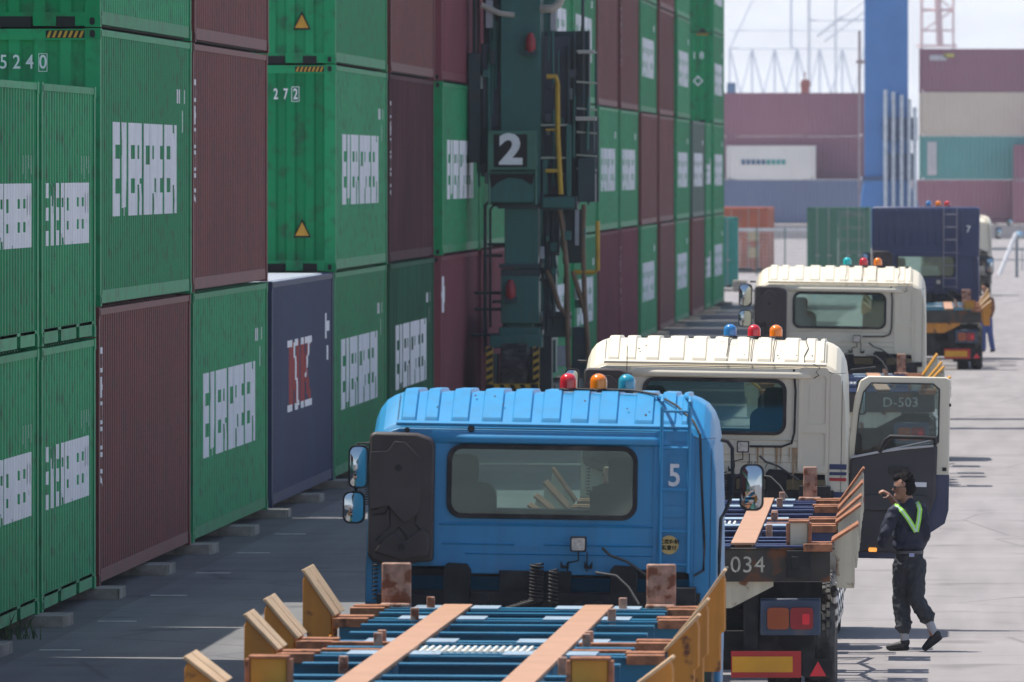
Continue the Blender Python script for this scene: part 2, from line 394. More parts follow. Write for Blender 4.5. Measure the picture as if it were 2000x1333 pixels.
def container(key, L, h, col, loc, label, text_kind=None, group='shipping containers stacked beside the lane', rz=0, hazard=True, doors=False, forks=False, roof=None):
    ck = (key,)
    if ck not in PROTO:
        d, k = container_mesh(L, h, hazard, doors, forks); me = []
        for nm, mb in d.items():
            pieces = mb.islands() if nm in ('side_wall', 'end_wall', 'corner_casting', 'door', 'locking_bar') else [mb]
            if nm == 'hazard_stripe': pieces = [MB(), MB()]; [pieces[0 if q.v[0][0] > -W_ / 2 else 1].add(q.v, q.f) for q in mb.islands()]
            if nm == 'hazard_backing': pieces = mb.islands()
            if nm == 'door':
                pieces = [MB(), MB()]; [pieces[0 if q.v[0][0] > -W_ / 2 else 1].add(q.v, q.f) for q in mb.islands()]
            for i, pm in enumerate(pieces):
                o = pm.build(nm, BLACK); o.data.materials.clear(); me.append((nm, i, o.data)); bpy.data.objects.remove(o)
        PROTO[ck] = (me, k)
    me, k = PROTO[ck]
    t = empty('shipping_container', loc, rz, label=label, cat='shipping container', group=group)
    for nm, i, m in me:
        mk = (key, nm, i, col.name, roof.name if roof else '')
        mm = {'hazard_stripe': YELL, 'hazard_backing': BLACK, 'hole_dark_plate': BLACK, 'roof': roof or col, 'locking_bar': mat('zinc_bar', (.3, .32, .3), .5)}.get(nm, col)
        if mk not in PROTO:
            m2 = m.copy(); m2.materials.append(mm); PROTO[mk] = m2
        o = bpy.data.objects.new(nm, PROTO[mk]); COL.objects.link(o); o.parent = t
    def side_text(kind):
        mk = (key, kind)
        if mk not in PROTO:
            out = []
            if kind == 'big':
                mb = MB(); painted(mb, word_polys('EVERGREEN', 1.75, .93, .955, 1.0), k, XS)
                small = MB()
                painted(small, [[(L - 1.9 + PER * i, h - .72), (L - 1.885 + PER * i, h - .72), (L - 1.885 + PER * i, h - .56), (L - 1.9 + PER * i, h - .56)] for i in range(5)] + [[(L - 1.07, h - 1.05), (L - 1.055, h - 1.05), (L - 1.055, h - .8), (L - 1.07, h - .8)]], k, XS, step=.03)
                out = [(mb, WHITE), (small, WHITE)]
            elif kind == 'small':
                mb = MB(); painted(mb, word_polys('EVERGREEN', .55, .98, .545, .62), k, XS)
                small = MB(); painted(small, [[(L - 1.7 + .139 * i, h - .95 + .05 * (i % 3)), (L - 1.674 + .139 * i, h - .95 + .05 * (i % 3)), (L - 1.674 + .139 * i, h - .72), (L - 1.7 + .139 * i, h - .72)] for i in range(9)] + [[(L - 1.2 + .139 * i, h - 1.3), (L - 1.18 + .139 * i, h - 1.3), (L - 1.18 + .139 * i, h - 1.1), (L - 1.2 + .139 * i, h - 1.1)] for i in range(5)], k, XS, step=.03)
                out = [(mb, WHITE), (small, WHITE)]
            elif kind == 'vert':                       # upright column of narrow letters near the left edge
                mb = MB(); P = []
                segs = [(0, .052, 1), (.052, .165, 0), (.165, .20, 1), (.235, .40, 2), (.43, .46, 1), (.46, .58, 0), (.58, .61, 1), (.63, .665, 1), (.665, .78, 0), (.78, .81, 1), (.83, .87, 3), (.965, 1.0, 3), (1.02, 1.11, 4)]
                y0, y1 = .19 + PER * 1.0 - .14, .19 + PER * 1 + .06
                zt = h - .42; S = 1.32
                for a, b, q in segs:
                    za, zb = zt - a * S, zt - b * S
                    if q == 1 or q == 3: P.append([(y0, zb), (y1, zb), (y1, za), (y0, za)])
                    elif q == 0: P.append([(y1 - .025, zb), (y1, zb), (y1, za), (y1 - .025, za)])
                    elif q == 2: P.append([(y0, zb), (y1 - .06, zb), (y1 - .06, za), (y0, za)]); P.append([(y0, (za + zb) / 2 - .03), (y1, (za + zb) / 2 - .03), (y1, (za + zb) / 2 + .03), (y0, (za + zb) / 2 + .03)])
                    else: P.append([(y0, za), (y1 - .08, za), (y1, zb)])
                painted(mb, P, k, XS, step=.02); out = [(mb, WHITE)]
            elif kind == 'logo':
                r = MB(); painted(r, word_polys('NK', 3.5, 1.22, 2.2, .84), k, XS, off=.004)
                wmb = MB(); P = []
                for z0 in (1.15, 2.0):
                    for a, b in ((3.2, 4.0), (4.4, 5.2), (5.6, 6.2), (6.6, 7.8)): P.append([(a, z0), (b, z0), (b, z0 + .09), (a, z0 + .09)])
                P.append([(4.2, 2.05), (4.5, 2.05), (5.3, 1.2), (5.0, 1.2)]); P.append([(6.5, 1.5), (6.8, 1.6), (7.6, 2.05), (7.2, 2.05)])
                painted(wmb, P, k, XS, off=.0055); 
                c = MB(); painted(c, [[(L - 1.6, h - .9), (L - 1.3, h - .9), (L - 1.3, h - .55), (L - 1.6, h - .55)], [(L - 1.1, h - .8), (L - .7, h - .8), (L - .7, h - .66), (L - 1.1, h - .66)], [(L - 1.1, h - 1.2), (L - .8, h - 1.2), (L - .8, h - 1.0), (L - 1.1, h - 1.0)]], k, XS)
                out = [(r, REDL), (wmb, WHITE), (c, WHITE)]
            elif kind == 'round':
                mb = MB(); P = [[(.9 + .45 * math.cos(q), 2.25 + .32 * math.sin(q)) for q in [i * math.pi / 8 for i in range(16)]]]
                painted(mb, P, k, XS); out = [(mb, WHITE)]
            PROTO[mk] = []
            for mb, m in out:
                o = mb.build('lettering', m); PROTO[mk].append(o.data); bpy.data.objects.remove(o)
        for me_ in PROTO[mk]:
            o = bpy.data.objects.new('lettering', me_); COL.objects.link(o); o.parent = t
    for kk in (text_kind or '').split(): side_text(kk)
    return t
def warn_triangle(t, x, z, s=.19):
    MB().prism([(x - s / 2 - .03, z - .025), (x + s / 2 + .03, z - .025), (x, z + s + .05)], .004, .008).build('warning_label', BLACK, t)
    MB().prism([(x - s / 2, z), (x + s / 2, z), (x, z + s)], -.002, .0035).build('warning_sign', YELL, t)

XR = -9.5; HC = 2.9; PAD = .12
cols = {'G': (GREEN, 'green'), 'M': (MAROON, 'maroon'), 'B': (BLUEC, 'navy blue'), 'D': (DIRTY, 'grimy dark green'), 'K': (DARKM, 'dark stained maroon'), 'P': (PINKM, 'faded reddish maroon'), 'Y': (GREYG, 'grey-green')}
# start Y, tiers bottom to top: (colour, text)
BAYS = [
 (109.3, 'G big', [('M', 'vert'), ('G', 'big'), ('G', ''), ('G', '')]),
 (122.0, '', [('G', 'big'), ('M', 'vert'), ('M', ''), ('M', '')]),
 (134.6, '', [('B', 'logo')]),
 (147.1, '', [('G', 'big'), ('G', 'big'), ('G', ''), ('G', 'big')]),
 (160.4, '', [('D', 'big'), ('K', 'vert'), ('M', ''), ('M', '')]),
 (174.9, '', [('P', 'round'), ('G', 'big'), ('P', ''), ('G', 'big')]),
 (187.6, '', [('P', ''), ('G', ''), ('P', ''), ('M', '')]),
 (200.6, '', [('G', 'big'), ('G', 'big'), ('G', ''), ('M', '')]),
 (213.5, '', [('G', 'big'), ('G', ''), ('G', 'big'), ('G', '')]),
 (227.6, '', [('G', 'big'), ('G', 'big'), ('G', 'big'), ('G', '')]),
 (241.3, '', [('P', ''), ('G', 'big'), ('M', ''), ('M', '')]),
 (254.9, '', [('P', 'vert'), ('G', 'big'), ('M', 'vert'), ('M', '')]),
 (268.6, '', [('G', 'big'), ('M', ''), ('G', 'big'), ('G', '')]),
 (283.0, '', [('M', ''), ('M', ''), ('M', ''), ('M', '')]),
 (297.3, '', [('G', 'big'), ('G', 'big'), ('G', 'big'), ('G', '')]),
 (311.6, '', [('M', ''), ('Y', 'big')]),
]
ordn = 'first second third fourth fifth sixth seventh eighth ninth tenth eleventh twelfth thirteenth fourteenth fifteenth sixteenth seventeenth eighteenth nineteenth twentieth twenty-first twenty-second twenty-third twenty-fourth twenty-fifth twenty-sixth twenty-seventh'.split()
tier_n = ['bottom', 'second', 'third', 'fourth']
deco = {'big': 'with broad white letters', 'vert': 'with thin upright white letters', '': 'without letters', 'logo': 'with red and white logo and bare silver roof', 'round': 'with round white emblem'}
CT = {}
for bi, (y0, _, tiers) in enumerate(BAYS):
    for ti, (c, tx) in enumerate(tiers):
        m, cn = cols[c]
        if c == 'B': lab = 'navy blue container %s, alone in its stack' % deco['logo']
        else: lab = '%s container %s, %s tier, %s tall stack from left' % (cn, deco[tx], tier_n[ti], ordn[bi if bi < 2 else bi - 1])
        z = PAD + ti * (HC + .012)
        if c == 'Y': z = PAD + ti * (HC + .012)
        CT[bi, ti] = container('hc40', 12.19, HC, m, (XR + random.uniform(-.02, .02), y0 + random.uniform(-.03, .03), z), lab, tx, roof=ROOFS if c == 'B' else None)
for k_, y0 in enumerate((45.9, 58.5, 71.1, 83.8)):  # unseen near stacks: one throws the lane shadow, the rest added for mirror reflections
    for ti in range(4):
        c = 'GMGMMGGM'[(k_ * 3 + ti) % 8]
        container('hc40', 12.19, HC, cols[c][0], (XR, y0, PAD + ti * 2.912), 'unseen %s container, %s tier of the %s stack left of the picture edge' % (cols[c][1], tier_n[ti], ordn[3 - k_]), 'big' if c == 'G' else '')
# far end of the row: two short stacks, then one last tall stack
for i, (y0, n) in enumerate(((325.5, 2),)):
    for ti in range(2):
        container('hc20', 6.06, HC, GREEN, (XR, y0, PAD + ti * 2.912), 'green short container with white lettering, %s tier near the far end of the row' % tier_n[ti], 'small')
for ti in range(4):
    CT['far', ti] = container('hc40', 12.19, HC, GREEN, (XR, 334.0, PAD + ti * 2.912), 'green container, %s tier of the farthest tall stack in the row' % tier_n[ti], 'big')
for i, y0 in enumerate((96.4, 102.75)):
    for ti in range(2):
        container('std20', 6.06, 2.591, GREEN, (XR, y0, PAD + ti * 2.603), 'short green container, %s tier of the %s' % (['bottom', 'top'][ti], ['low stack cut by the left edge', 'low stack before the first tall stack'][i]), 'small', forks=True)
# writing and signs on the end walls
for j, ch in enumerate('5240'):
    text('container_number', ch, .205, WHITE, CT[0, 1], (-1.01 + j * .137, .018, HC - .36), bold=.002, sx=.82)
    if j == 3:
        MB().prism([(-.645, HC - .455), (-.553, HC - .455), (-.553, HC - .265), (-.645, HC - .265)], .012, .016, 'y', holes=[[(-.639, HC - .449), (-.559, HC - .449), (-.559, HC - .271), (-.639, HC - .271)]]).build('number_box', WHITE, CT[0, 1])
for j, ch in enumerate('272'):
    text('container_number', ch, .21, WHITE, CT[3, 1], (-.84 + j * .138, .018, HC - .42), bold=.004, sx=.62)
MB().prism([(-.62, HC - .52), (-.51, HC - .52), (-.51, HC - .31), (-.62, HC - .31)], .012, .016, 'y', holes=[[(-.612, HC - .512), (-.518, HC - .512), (-.518, HC - .318), (-.612, HC - .318)]]).build('number_box', WHITE, CT[3, 1])
warn_triangle(CT[3, 1], -.47, .5); warn_triangle(CT[3, 2], -.47, .5)
text('container_number', '1 8', .3, WHITE, CT['far', 2], (-.5, .018, HC - .75), bold=.004)
dm = MB().prism([(-.5 + .17 * a, 1.35 + .17 * b) for a, b in ((0, -1), (1, 0), (0, 1), (-1, 0))], .012, .016, 'y', holes=[[(-.5 + .11 * a, 1.35 + .11 * b) for a, b in ((0, -1), (1, 0), (0, 1), (-1, 0))]]).build('diamond_placard', WHITE, CT['far', 2])
# concrete pads under the bottom containers
CONC = mat('pad_concrete', (.26, .235, .20), .9, var=.3, vs=6, bump=.5, bs=40)
pads = [96.2, 102.45, 109.1, 115.6, 121.85, 128.1, 134.4, 140.7, 146.95, 153.2, 159.9, 166.5, 173.8, 180.5, 187.3, 200.3, 213, 227, 241, 254.6, 268.2, 282.6, 297, 311.3, 325.2, 333.6, 346]
for i, y in enumerate(pads):
    b = MB(); p = rrect(-.55, .28, -.42, .42, .03, 2)
    b.prism([(x + random.uniform(-.015, .015), yy + random.uniform(-.02, .02)) for x, yy in p], 0.002, PAD - .003, 'z')
    o = b.build('concrete_pad', CONC, bevel=.015, loc=(XR + random.uniform(-.04, .02), y, 0))
    tag(o, '%s low grey concrete pad from the left under the container row' % ordn[i], 'concrete block', 'concrete pads under the container row')
# ---- trucks ----
RUBBER = mat('black_rubber', (.018, .018, .02), .7, var=.3, vs=8, dust=.12)
TYRE = mat('tyre_rubber', (.035, .034, .033), .8, var=.35, vs=9, dust=.22)
PLAST = mat('dark_plastic', (.055, .043, .043), .55, var=.25, vs=3, dust=.06)
DKMET = mat('greasy_chassis_metal', (.02, .021, .024), .6, spec=.3, var=.4, vs=5, dust=.06)
CHROME = mat('mirror_glass', (.45, .50, .54), .03, metal=1.0, var=.02)
CHROME_T = [CHROME, CHROME]
ZINC = mat('worn_zinc', (.42, .42, .42), .45, metal=.3, var=.25, vs=10)
RUSTP = mat('rusty_plate', (.40, .235, .17), .65, var=.35, vs=14, rust=.46, rs=9, rcol=(.20, .07, .035), bump=.3)
RUSTE = mat('rusty_edge', (.33, .13, .06), .7, var=.4, vs=12, rust=.4, rs=9, rcol=(.12, .05, .03), bump=.3)
RAIL = mat('worn_rail_top', (.46, .255, .155), .6, var=.10, vs=3, bump=.15, streak=.12)
ORANGE = mat('orange_paint', (.60, .235, .022), .5, var=.12, vs=3, rust=.36, rs=6, rcol=(.16, .06, .03), streak=.3)
AMBER = mat('ochre_paint', (.55, .26, .02), .5, var=.15, vs=4, rust=.28, rs=6)
WOODISH = mat('scuffed_guide_face', (.62, .42, .24), .6, var=.18, vs=7, rust=.33, rs=7, rcol=(.25, .12, .06), bump=.2)
PALE = mat('pale_worn_steel', (.27, .36, .44), .6, var=.15, vs=4, rust=.3, rs=6)
LAMPG = mat('work_lamp_glass', (.55, .5, .45), .25, var=.3, vs=40)
GLASS = glass('window_glass', (.66, .80, .77), .11)
WGLASS = glass('windscreen_glass', (.72, .80, .78), .06)
SEAT = mat('seat_fabric', (.035, .037, .042), .85, var=.2)
def dome(name, c): return mat(name, c, .12, var=.05, coat=.6)
RED = dome('red_lens', (.60, .02, .03)); ORG = dome('orange_lens', (.90, .22, .01)); CYAN = dome('cyan_lens', (.02, .30, .42)); BLU = dome('blue_lens', (.03, .20, .50)); TEAL = dome('teal_lens', (.01, .45, .48))
TAILR = mat('tail_red', (.28, .01, .015), .2, var=.1); TAILO = mat('tail_amber', (.32, .06, .01), .2, var=.1)
def wheel(parent, x, y, r=.5, w=.27, rim=ZINC):
    h = MB(); P = [(r * .56, -w / 2), (r * .9, -w / 2), (r * .97, -w / 2 + .03), (r, -w / 2 + .06), (r, w / 2 - .06), (r * .97, w / 2 - .03), (r * .9, w / 2), (r * .56, w / 2)]
    h.lathe(P, (x, y, r), 'x', 36)
    for k in range(36):                                    # tread blocks
        a = 2 * math.pi * k / 36
        for j in range(5):
            xx = x - w / 2 + .03 + j * (w - .06) / 5; q = a + (.05 if j % 2 else 0)
            c = [(xx + dx, y + rr * math.cos(q + da), r + rr * math.sin(q + da)) for rr in (r - .005, r + .014) for dx, da in ((0, -.055), ((w - .06) / 5 - .012, -.055), ((w - .06) / 5 - .012, .055), (0, .055))]
            h.add(c, [(0, 1, 2, 3), (7, 6, 5, 4), (0, 4, 5, 1), (1, 5, 6, 2), (2, 6, 7, 3), (3, 7, 4, 0)])
    t = h.build('wheel', TYRE, parent, smooth=True)
    MB().lathe([(r * .1, -w * .2), (r * .55, -w * .3), (r * .57, 0), (r * .55, w * .3), (r * .1, w * .2)], (x, y, r), 'x', 24).build('rim', rim, t, smooth=True)
    return t
def beacon(parent, x, y, z, m, r=.062):
    b = MB().lathe([(r * 1.08, 0), (r * 1.1, .012), (r, .02)], (x, y, z), 'z', 20).build('beacon_base', RUBBER, parent, smooth=True)
    P = [(r, .02), (r * 1.0, .075)] + [(r * math.cos(a), .075 + r * .9 * math.sin(a)) for a in [R(q) for q in (15, 30, 45, 60, 75, 88)]]
    MB().lathe(P, (x, y, z), 'z', 24).build('beacon', m, parent, smooth=True)
def mirror(parent, x, z0, z1, wd, y, name='mirror'):
    p = rrect(x - wd / 2, x + wd / 2, z0, z1, min(wd * .32, .06))
    o = MB().prism(p, y, y + .06, 'y').build(name, RUBBER, parent, smooth=False, bevel=.008)
    w2 = wd / 2 - .014; h2 = (z1 - z0) / 2 - .014; zc = (z0 + z1) / 2; k = -.07 if x > 0 else .10; vs = [(x, y - .020, zc)]; N = 28    # convex glass
    ring = rrect(-w2, w2, -h2, h2, min(wd * .28, .05), 6); N = len(ring)
    for r in range(1, 7):
        for a, b_ in ring: a_, c_ = a * r / 6, b_ * r / 6; vs.append((x + a_, y - .020 + (a_ * a_ + c_ * c_) / 1.1 * .8 + k * a_, zc + c_))
    fs = [(0, 1 + i, 1 + (i + 1) % N) for i in range(N)] + [(1 + r * N + i, 1 + r * N + (i + 1) % N, 1 + (r + 1) * N + (i + 1) % N, 1 + (r + 1) * N + i) for r in range(5) for i in range(N)]
    g2 = MB().add(vs, fs).build('mirror_glass', CHROME, o); g2.data.polygons.foreach_set('use_smooth', [True] * len(g2.data.polygons))
def grid_plate(z_of, xs, ys):
    vs = [(x, y, z_of(x, y)) for y in ys for x in xs]; n = len(xs)
    return vs, [(j * n + i, j * n + i + 1, (j + 1) * n + i + 1, (j + 1) * n + i) for j in range(len(ys) - 1) for i in range(n - 1)]
RIBS = [(-1.02, -.93), (-.85, -.77), (-.66, -.55), (-.44, -.31), (-.22, -.10), (-.01, .11), (.20, .31), (.40, .52), (.66, .78), (.85, .94), (1.0, 1.05)]
def make_cab(root, paint, cfg):
    HW = 1.245
    def corner(ytop):   # half profile right side from z .95 up to roof edge x 1.06
        zt = ytop
        return [(HW + .02, .95), (HW + .02, 1.5), (HW + .01, 2.1), (HW, zt - .30), (HW - .018, zt - .19), (HW - .048, zt - .115), (HW - .092, zt - .058), (HW - .15, zt - .022), (HW - .207, zt - .002)]
    def ribz(x):
        for a, b in RIBS:
            if a - .012 <= x <= b + .012:
                if x < a: return (x - a + .012) / .012
                if x > b: return (b + .012 - x) / .012
                return 1
        return 0
    xs = [-1.03]
    for a, b in RIBS: xs += [a - .012, a, b, b + .012]
    xs = sorted(set(round(x, 4) for x in xs if -1.03 <= x <= 1.03) | {1.03, -1.03})
    secs = [(0.0, 2.615, 0), (.020, 2.650, 0), (.024, 2.655, .25), (.045, 2.668, 1), (.385, 2.842, 1), (.43, 2.856, 1), (.50, 2.862, 1), (1.5, 2.850, 1), (1.95, 2.76, 0), (2.15, 2.50, 0)]
    b = MB(); vs = []; ncol = 0
    for y, zt, rb in secs:
        c = corner(max(zt, 1.95)); dz = zt - max(zt, 1.95)
        left = [(-x, y, min(z, z) + (dz if z > 1.6 else 0)) for x, z in c]; right = [(x, y, z + (dz if z > 1.6 else 0)) for x, z in reversed(c)]
        crown = [(x, y, zt + .006 * (1 - (x / 1.03) ** 2) + .024 * rb * ribz(x)) for x in xs]
        row = left + crown + right; ncol = len(row); vs += row
    fs = [(j * ncol + i, j * ncol + i + 1, (j + 1) * ncol + i + 1, (j + 1) * ncol + i) for j in range(len(secs) - 1) for i in range(ncol - 1)]
    b.add(vs, fs)
    body = b.build('cab_body', paint, root, smooth=True)
    try: body.data.set_sharp_from_angle(angle=R(16))
    except Exception: pass
    wsh = MB().add([(-1.15, 2.16, 2.49), (1.15, 2.16, 2.49), (1.2, 2.29, 1.72), (-1.2, 2.29, 1.72)], [(0, 1, 2, 3)]).build('windscreen', WGLASS, root)
    # back wall with window opening; outline follows the cab section
    c = corner(2.615); outer = [(-x, z) for x, z in c if z > 1.55] + [(x, z) for x, z in reversed(c) if z > 1.55]
    outer = [(-HW - .018, 1.35)] + outer + [(HW + .018, 1.35), (1.08, 1.35), (1.06, 1.60), (.62, 1.62), (.58, 1.57), (-.58, 1.57), (-.62, 1.62), (-1.05, 1.62), (-1.08, 1.35)]
    win = rrect(-.66, .655, 2.00, 2.475, .085)
    MB().prism(outer, -.006, .03, 'y', holes=[win]).build('back_wall', paint, root, bevel=.006)
    # raised rim panel and horizontal ledge with a rounded top that catches light
    prof = [(-.006, 2.66), (-.022, 2.650), (-.004, 2.628), (.0, 2.60), (-.025, 2.585), (-.05, 2.565), (-.058, 2.545), (-.05, 2.52), (-.006, 2.505)]
    lg = MB(); xs2 = [-.80, -.70, -.55, .80, .85, .92]; sc_ = [.05, .5, 1, 1, .6, .05]
    lg.add([(x, -.006 + (p[0] + .006) * k, p[1]) for x, k in zip(xs2, sc_) for p in prof[3:]], [(i * 6 + j, i * 6 + j + 1, (i + 1) * 6 + j + 1, (i + 1) * 6 + j) for i in range(5) for j in range(5)])
    lg.build('ledge', paint, root, smooth=True)
    gt = MB(); gt.add([(x, yy, zz) for x in (-1.06, 1.06) for yy, zz in ((.0, 2.668), (-.03, 2.652), (-.03, 2.642), (-.006, 2.63))], [(0, 1, 5, 4), (1, 2, 6, 5), (2, 3, 7, 6)])
    gt.build('drip_rail', paint, root, smooth=False)
    MB().prism(rrect(-.690, .685, 1.97, 2.505, .11), -.03, -.004, 'y', holes=[rrect(-.655, .65, 2.005, 2.47, .08)]).build('window_seal', RUBBER, root, bevel=.007)
    gw = MB().prism(rrect(-.665, .66, 1.995, 2.48, .09), -.012, -.007, 'y').build('rear_window', GLASS, root)
    # pressings: lower swage lines and right hand recessed panels
    sw = MB()
    for x0, x1, z, t in ((-.74, .82, 1.93, .012), (-.72, -.2, 1.79, .010), (.02, .80, 1.79, .010), (-.55, .8, 1.72, .008)):
        sw.add([(x0, -.006, z + t), (x1, -.006, z + t), (x1, -.006 - t, z), (x0, -.006 - t, z), (x0, -.006, z - t * 1.2), (x1, -.006, z - t * 1.2)], [(0, 1, 2, 3), (3, 2, 5, 4)])
    sw.prism([(-.2, 1.78), (.02, 1.78), (.02, 1.76), (-.2, 1.76)], -.014, -.006)
    sw.build('pressed_swage', paint, root)
    pf = MB()
    pf.prism(rrect(.80, 1.085, 1.62, 2.62, .04), -.018, -.005, 'y', holes=[rrect(.825, 1.06, 2.08, 2.545, .03), rrect(.825, 1.06, 1.68, 2.0, .03)])
    pf.prism(rrect(1.10, 1.20, 1.45, 2.56, .03), -.012, -.005, 'y'); pf.prism(rrect(.90, 1.0, 2.18, 2.44, .015), -.010, -.005, 'y')
    pf.build('pillar_panel', paint, root, bevel=.006)
    # air intake box at left
    ib = MB().prism([(-1.245, 1.70), (-1.245, 2.56), (-1.21, 2.585), (-.90, 2.58), (-.80, 2.545), (-.775, 2.50), (-.775, 1.66), (-.88, 1.655), (-.93, 1.64), (-.95, 1.60), (-1.06, 1.60), (-1.22, 1.66)], -.16, -.008)
    ibo = ib.build('intake_duct', PLAST, root, bevel=.02)
    up = MB().prism([(-1.235, 2.03), (-1.235, 2.44), (-1.11, 2.45), (-1.06, 2.52), (-.985, 2.515), (-.87, 2.40), (-.865, 2.05), (-.9, 1.99), (-.99, 1.94), (-1.10, 2.06), (-1.18, 2.04)], -.20, -.155)
    up.build('duct_cover', PLAST, ibo, bevel=.02)
    lo = MB().prism([(-1.2, 1.72), (-1.15, 1.80), (-1.06, 1.87), (-.98, 1.80), (-.86, 1.90), (-.80, 1.86), (-.80, 1.70), (-1.0, 1.66)], -.185, -.155); lo.build('duct_rib', PLAST, ibo, bevel=.015)
    gv = MB()  # black tubes laid on the duct paint the dark of its grooves
    for P in ([(-1.225, 2.03), (-1.19, 2.03), (-1.10, 2.10), (-.99, 2.01)], [(-.905, 2.40), (-.895, 2.10), (-.90, 1.95)], [(-1.06, 2.505), (-.98, 2.50), (-.885, 2.40)], [(-1.21, 1.99), (-1.12, 2.0), (-1.09, 2.06), (-1.085, 1.90), (-1.19, 1.80)], [(-.90, 1.93), (-.84, 1.86)], [(-1.08, 1.82), (-1.02, 1.90), (-.95, 1.82)]):
        gv.tube([(x, -.163, z) for x, z in P], .0085, 6)
    gv.split('duct_dark_line', RUBBER, ibo)
    kn = MB().lathe([(.026, 0), (.026, .03)], (-1.03, -.205, 2.33), 'y', 12); kn.lathe([(.026, 0), (.026, .03)], (-1.0, -.19, 1.76), 'y', 12)
    kn.split('duct_knob', RUBBER, ibo)
    gr = MB()
    for i in range(26): gr.box(-1.272, -1.245, -.15, -.10, 2.06 + i * .0175, 2.068 + i * .0175)
    gr.build('intake_grille', RUBBER, ibo)
    sm = MB()
    for s in (-1, 1):
        sm.tube([(s * 1.055, -.001, 2.60), (s * 1.055, .04, 2.672), (s * 1.055, .2, 2.755), (s * 1.055, .385, 2.848)], .0025, 4)
        sm.tube([(s * 1.06, -.007, 2.585), (s * 1.15, -.008, 2.565), (s * 1.245, -.008, 2.575)], .0028, 4)
        sm.tube([(s * 1.215, -.008, 2.5), (s * 1.215, -.008, 1.42)], .0025, 4)
    sm.split('panel_seam', mat('seam_dark', (.03, .04, .05), .7), root)
    # interior
    inn = MB(); inn.box(-1.19, 1.19, .05, 2.2, 1.55, 1.60); inn.build('cab_floor', SEAT, root)
    for sx_ in (-.62, .60):
        s = MB().prism(rrect(sx_ - .27, sx_ + .27, 1.6, 2.22, .1), .3, .46, 'y'); s.prism(rrect(sx_ - .14, sx_ + .14, 2.2, 2.42, .06), .3, .42, 'y'); s.build('seat', SEAT, root, bevel=.03)
    ds = MB().box(-1.18, 1.18, 1.75, 2.12, 1.6, 1.98); ds.build('dashboard', SEAT, root, bevel=.03)
    st = MB(); st.lathe([(.2, 0), (.215, .012), (.2, .024)], (.6, 1.55, 2.0), 'y', 24); st.build('steering_wheel', RUBBER, root)
    wf = MB(); wf.add([(-1.24, 2.28, .5), (1.24, 2.28, .5), (1.24, 2.28, 1.75), (-1.24, 2.28, 1.75)], [(0, 1, 2, 3)]); wf.build('front_panel', paint, root)
    # lower flanks, bumper
    fl = MB()
    for s in (-1, 1):
        fl.prism([(0, .95), (0, 1.4), (.55, 1.4), (.62, 1.15), (1.45, 1.15), (1.55, .45), (2.28, .45), (2.28, 1.6), (2.2, 1.8), (0.02, 1.8)] if False else [(1.5, .40), (2.28, .40), (2.28, 1.0), (1.5, 1.0)], min(s * 1.19, s * 1.26), max(s * 1.19, s * 1.26), 'x')
    fl.box(-1.24, 1.24, 2.1, 2.36, .35, .75); fl.build('bumper', paint, root, bevel=.02)
    # chassis and clutter behind the cab
    ch = MB(); 
    for s in (-.43, .43): ch.box(s - .045, s + .045, -3.4, 2.0, .72, 1.0)
    ch.box(-1.15, 1.15, -.12, -.02, 1.18, 1.42); ch.box(-.5, .5, -3.4, -3.3, .72, 1.0); ch.box(-.9, .9, .1, .5, .9, 1.3)
    ch.build('tractor_frame', DKMET, root)
    cl = MB()
    for x0 in (-.70, .50):                                        # mud flap brackets
        cl.prism([(x0, 1.30), (x0 + .19, 1.30), (x0 + .2, 1.60), (x0 + .17, 1.645), (x0 + .03, 1.65), (x0, 1.61)], -.14, -.06)
    cl.box(-.50, .52, -.15, -.05, 1.22, 1.44); cl.box(-.30, .22, -.1, -.03, 1.42, 1.60); cl.box(.82, 1.12, -.2, -.02, 1.30, 1.50); cl.box(-1.17, -.76, -.2, -.02, 1.30, 1.42)
    for i in range(9): cl.box(-1.2, -1.165, -.21, -.16, 1.38 + i * .03, 1.395 + i * .03)
    for x in (-.38, -.12, .05, .28, .42): cl.lathe([(.035, 0), (.035, .05)], (x, -.19, 1.36), 'y', 12)
    for x in (.17, .34): cl.prism([(x - .03, 1.62), (x + .03, 1.62), (x + .03, 1.68), (x + .01, 1.64), (x - .01, 1.64), (x - .03, 1.68)], -.05, -.03)
    cl.split('chassis_gear', DKMET, root, bevel=.006)
    def coil(cx, z0, z1, r, turns, y, x1=None):
        x1 = cx if x1 is None else x1
        return [(cx + (x1 - cx) * t + r * math.cos(2 * math.pi * turns * t), y + r * .8 * math.sin(2 * math.pi * turns * t), z0 + (z1 - z0) * t) for t in [i / (turns * 10) for i in range(int(turns * 10) + 1)]]
    hz = MB().tube(coil(-.02, 1.66, 1.40, .045, 11, -.30), .0085, 6, cap=False)
    hz.tube(coil(-.02, 1.40, 1.34, .045, 7, -.30, -.20), .0085, 6, cap=False)
    hz.tube(coil(.10, 1.62, 1.38, .03, 9, -.26), .007, 6, cap=False)
    hz.split('coiled_hose', RUBBER, root, smooth=True)
    h2 = MB().tube([(.44, -.04, 1.77), (.5, -.09, 1.72), (.62, -.12, 1.68), (.74, -.14, 1.60), (.82, -.16, 1.55)], .011, 6)
    h2.tube([(.40, -.22, 1.60), (.55, -.24, 1.58), (.64, -.28, 1.50), (.72, -.34, 1.38)], .011, 6)
    h2.split('air_hose', mat('grey_hose', (.07, .068, .065), .6), root, smooth=True)
    # work lamp
    lx, lz = cfg.get('lamp', (.27, 1.80))
    lp = MB().prism(rrect(lx - .058, lx + .058, lz - .055, lz + .055, .012), -.16, -.09, 'y'); lp.tube([(lx, -.12, lz - .05), (lx, -.1, lz - .12), (lx - .08, -.06, lz - .14), (lx - .08, -.03, lz - .2)], .006, 6)
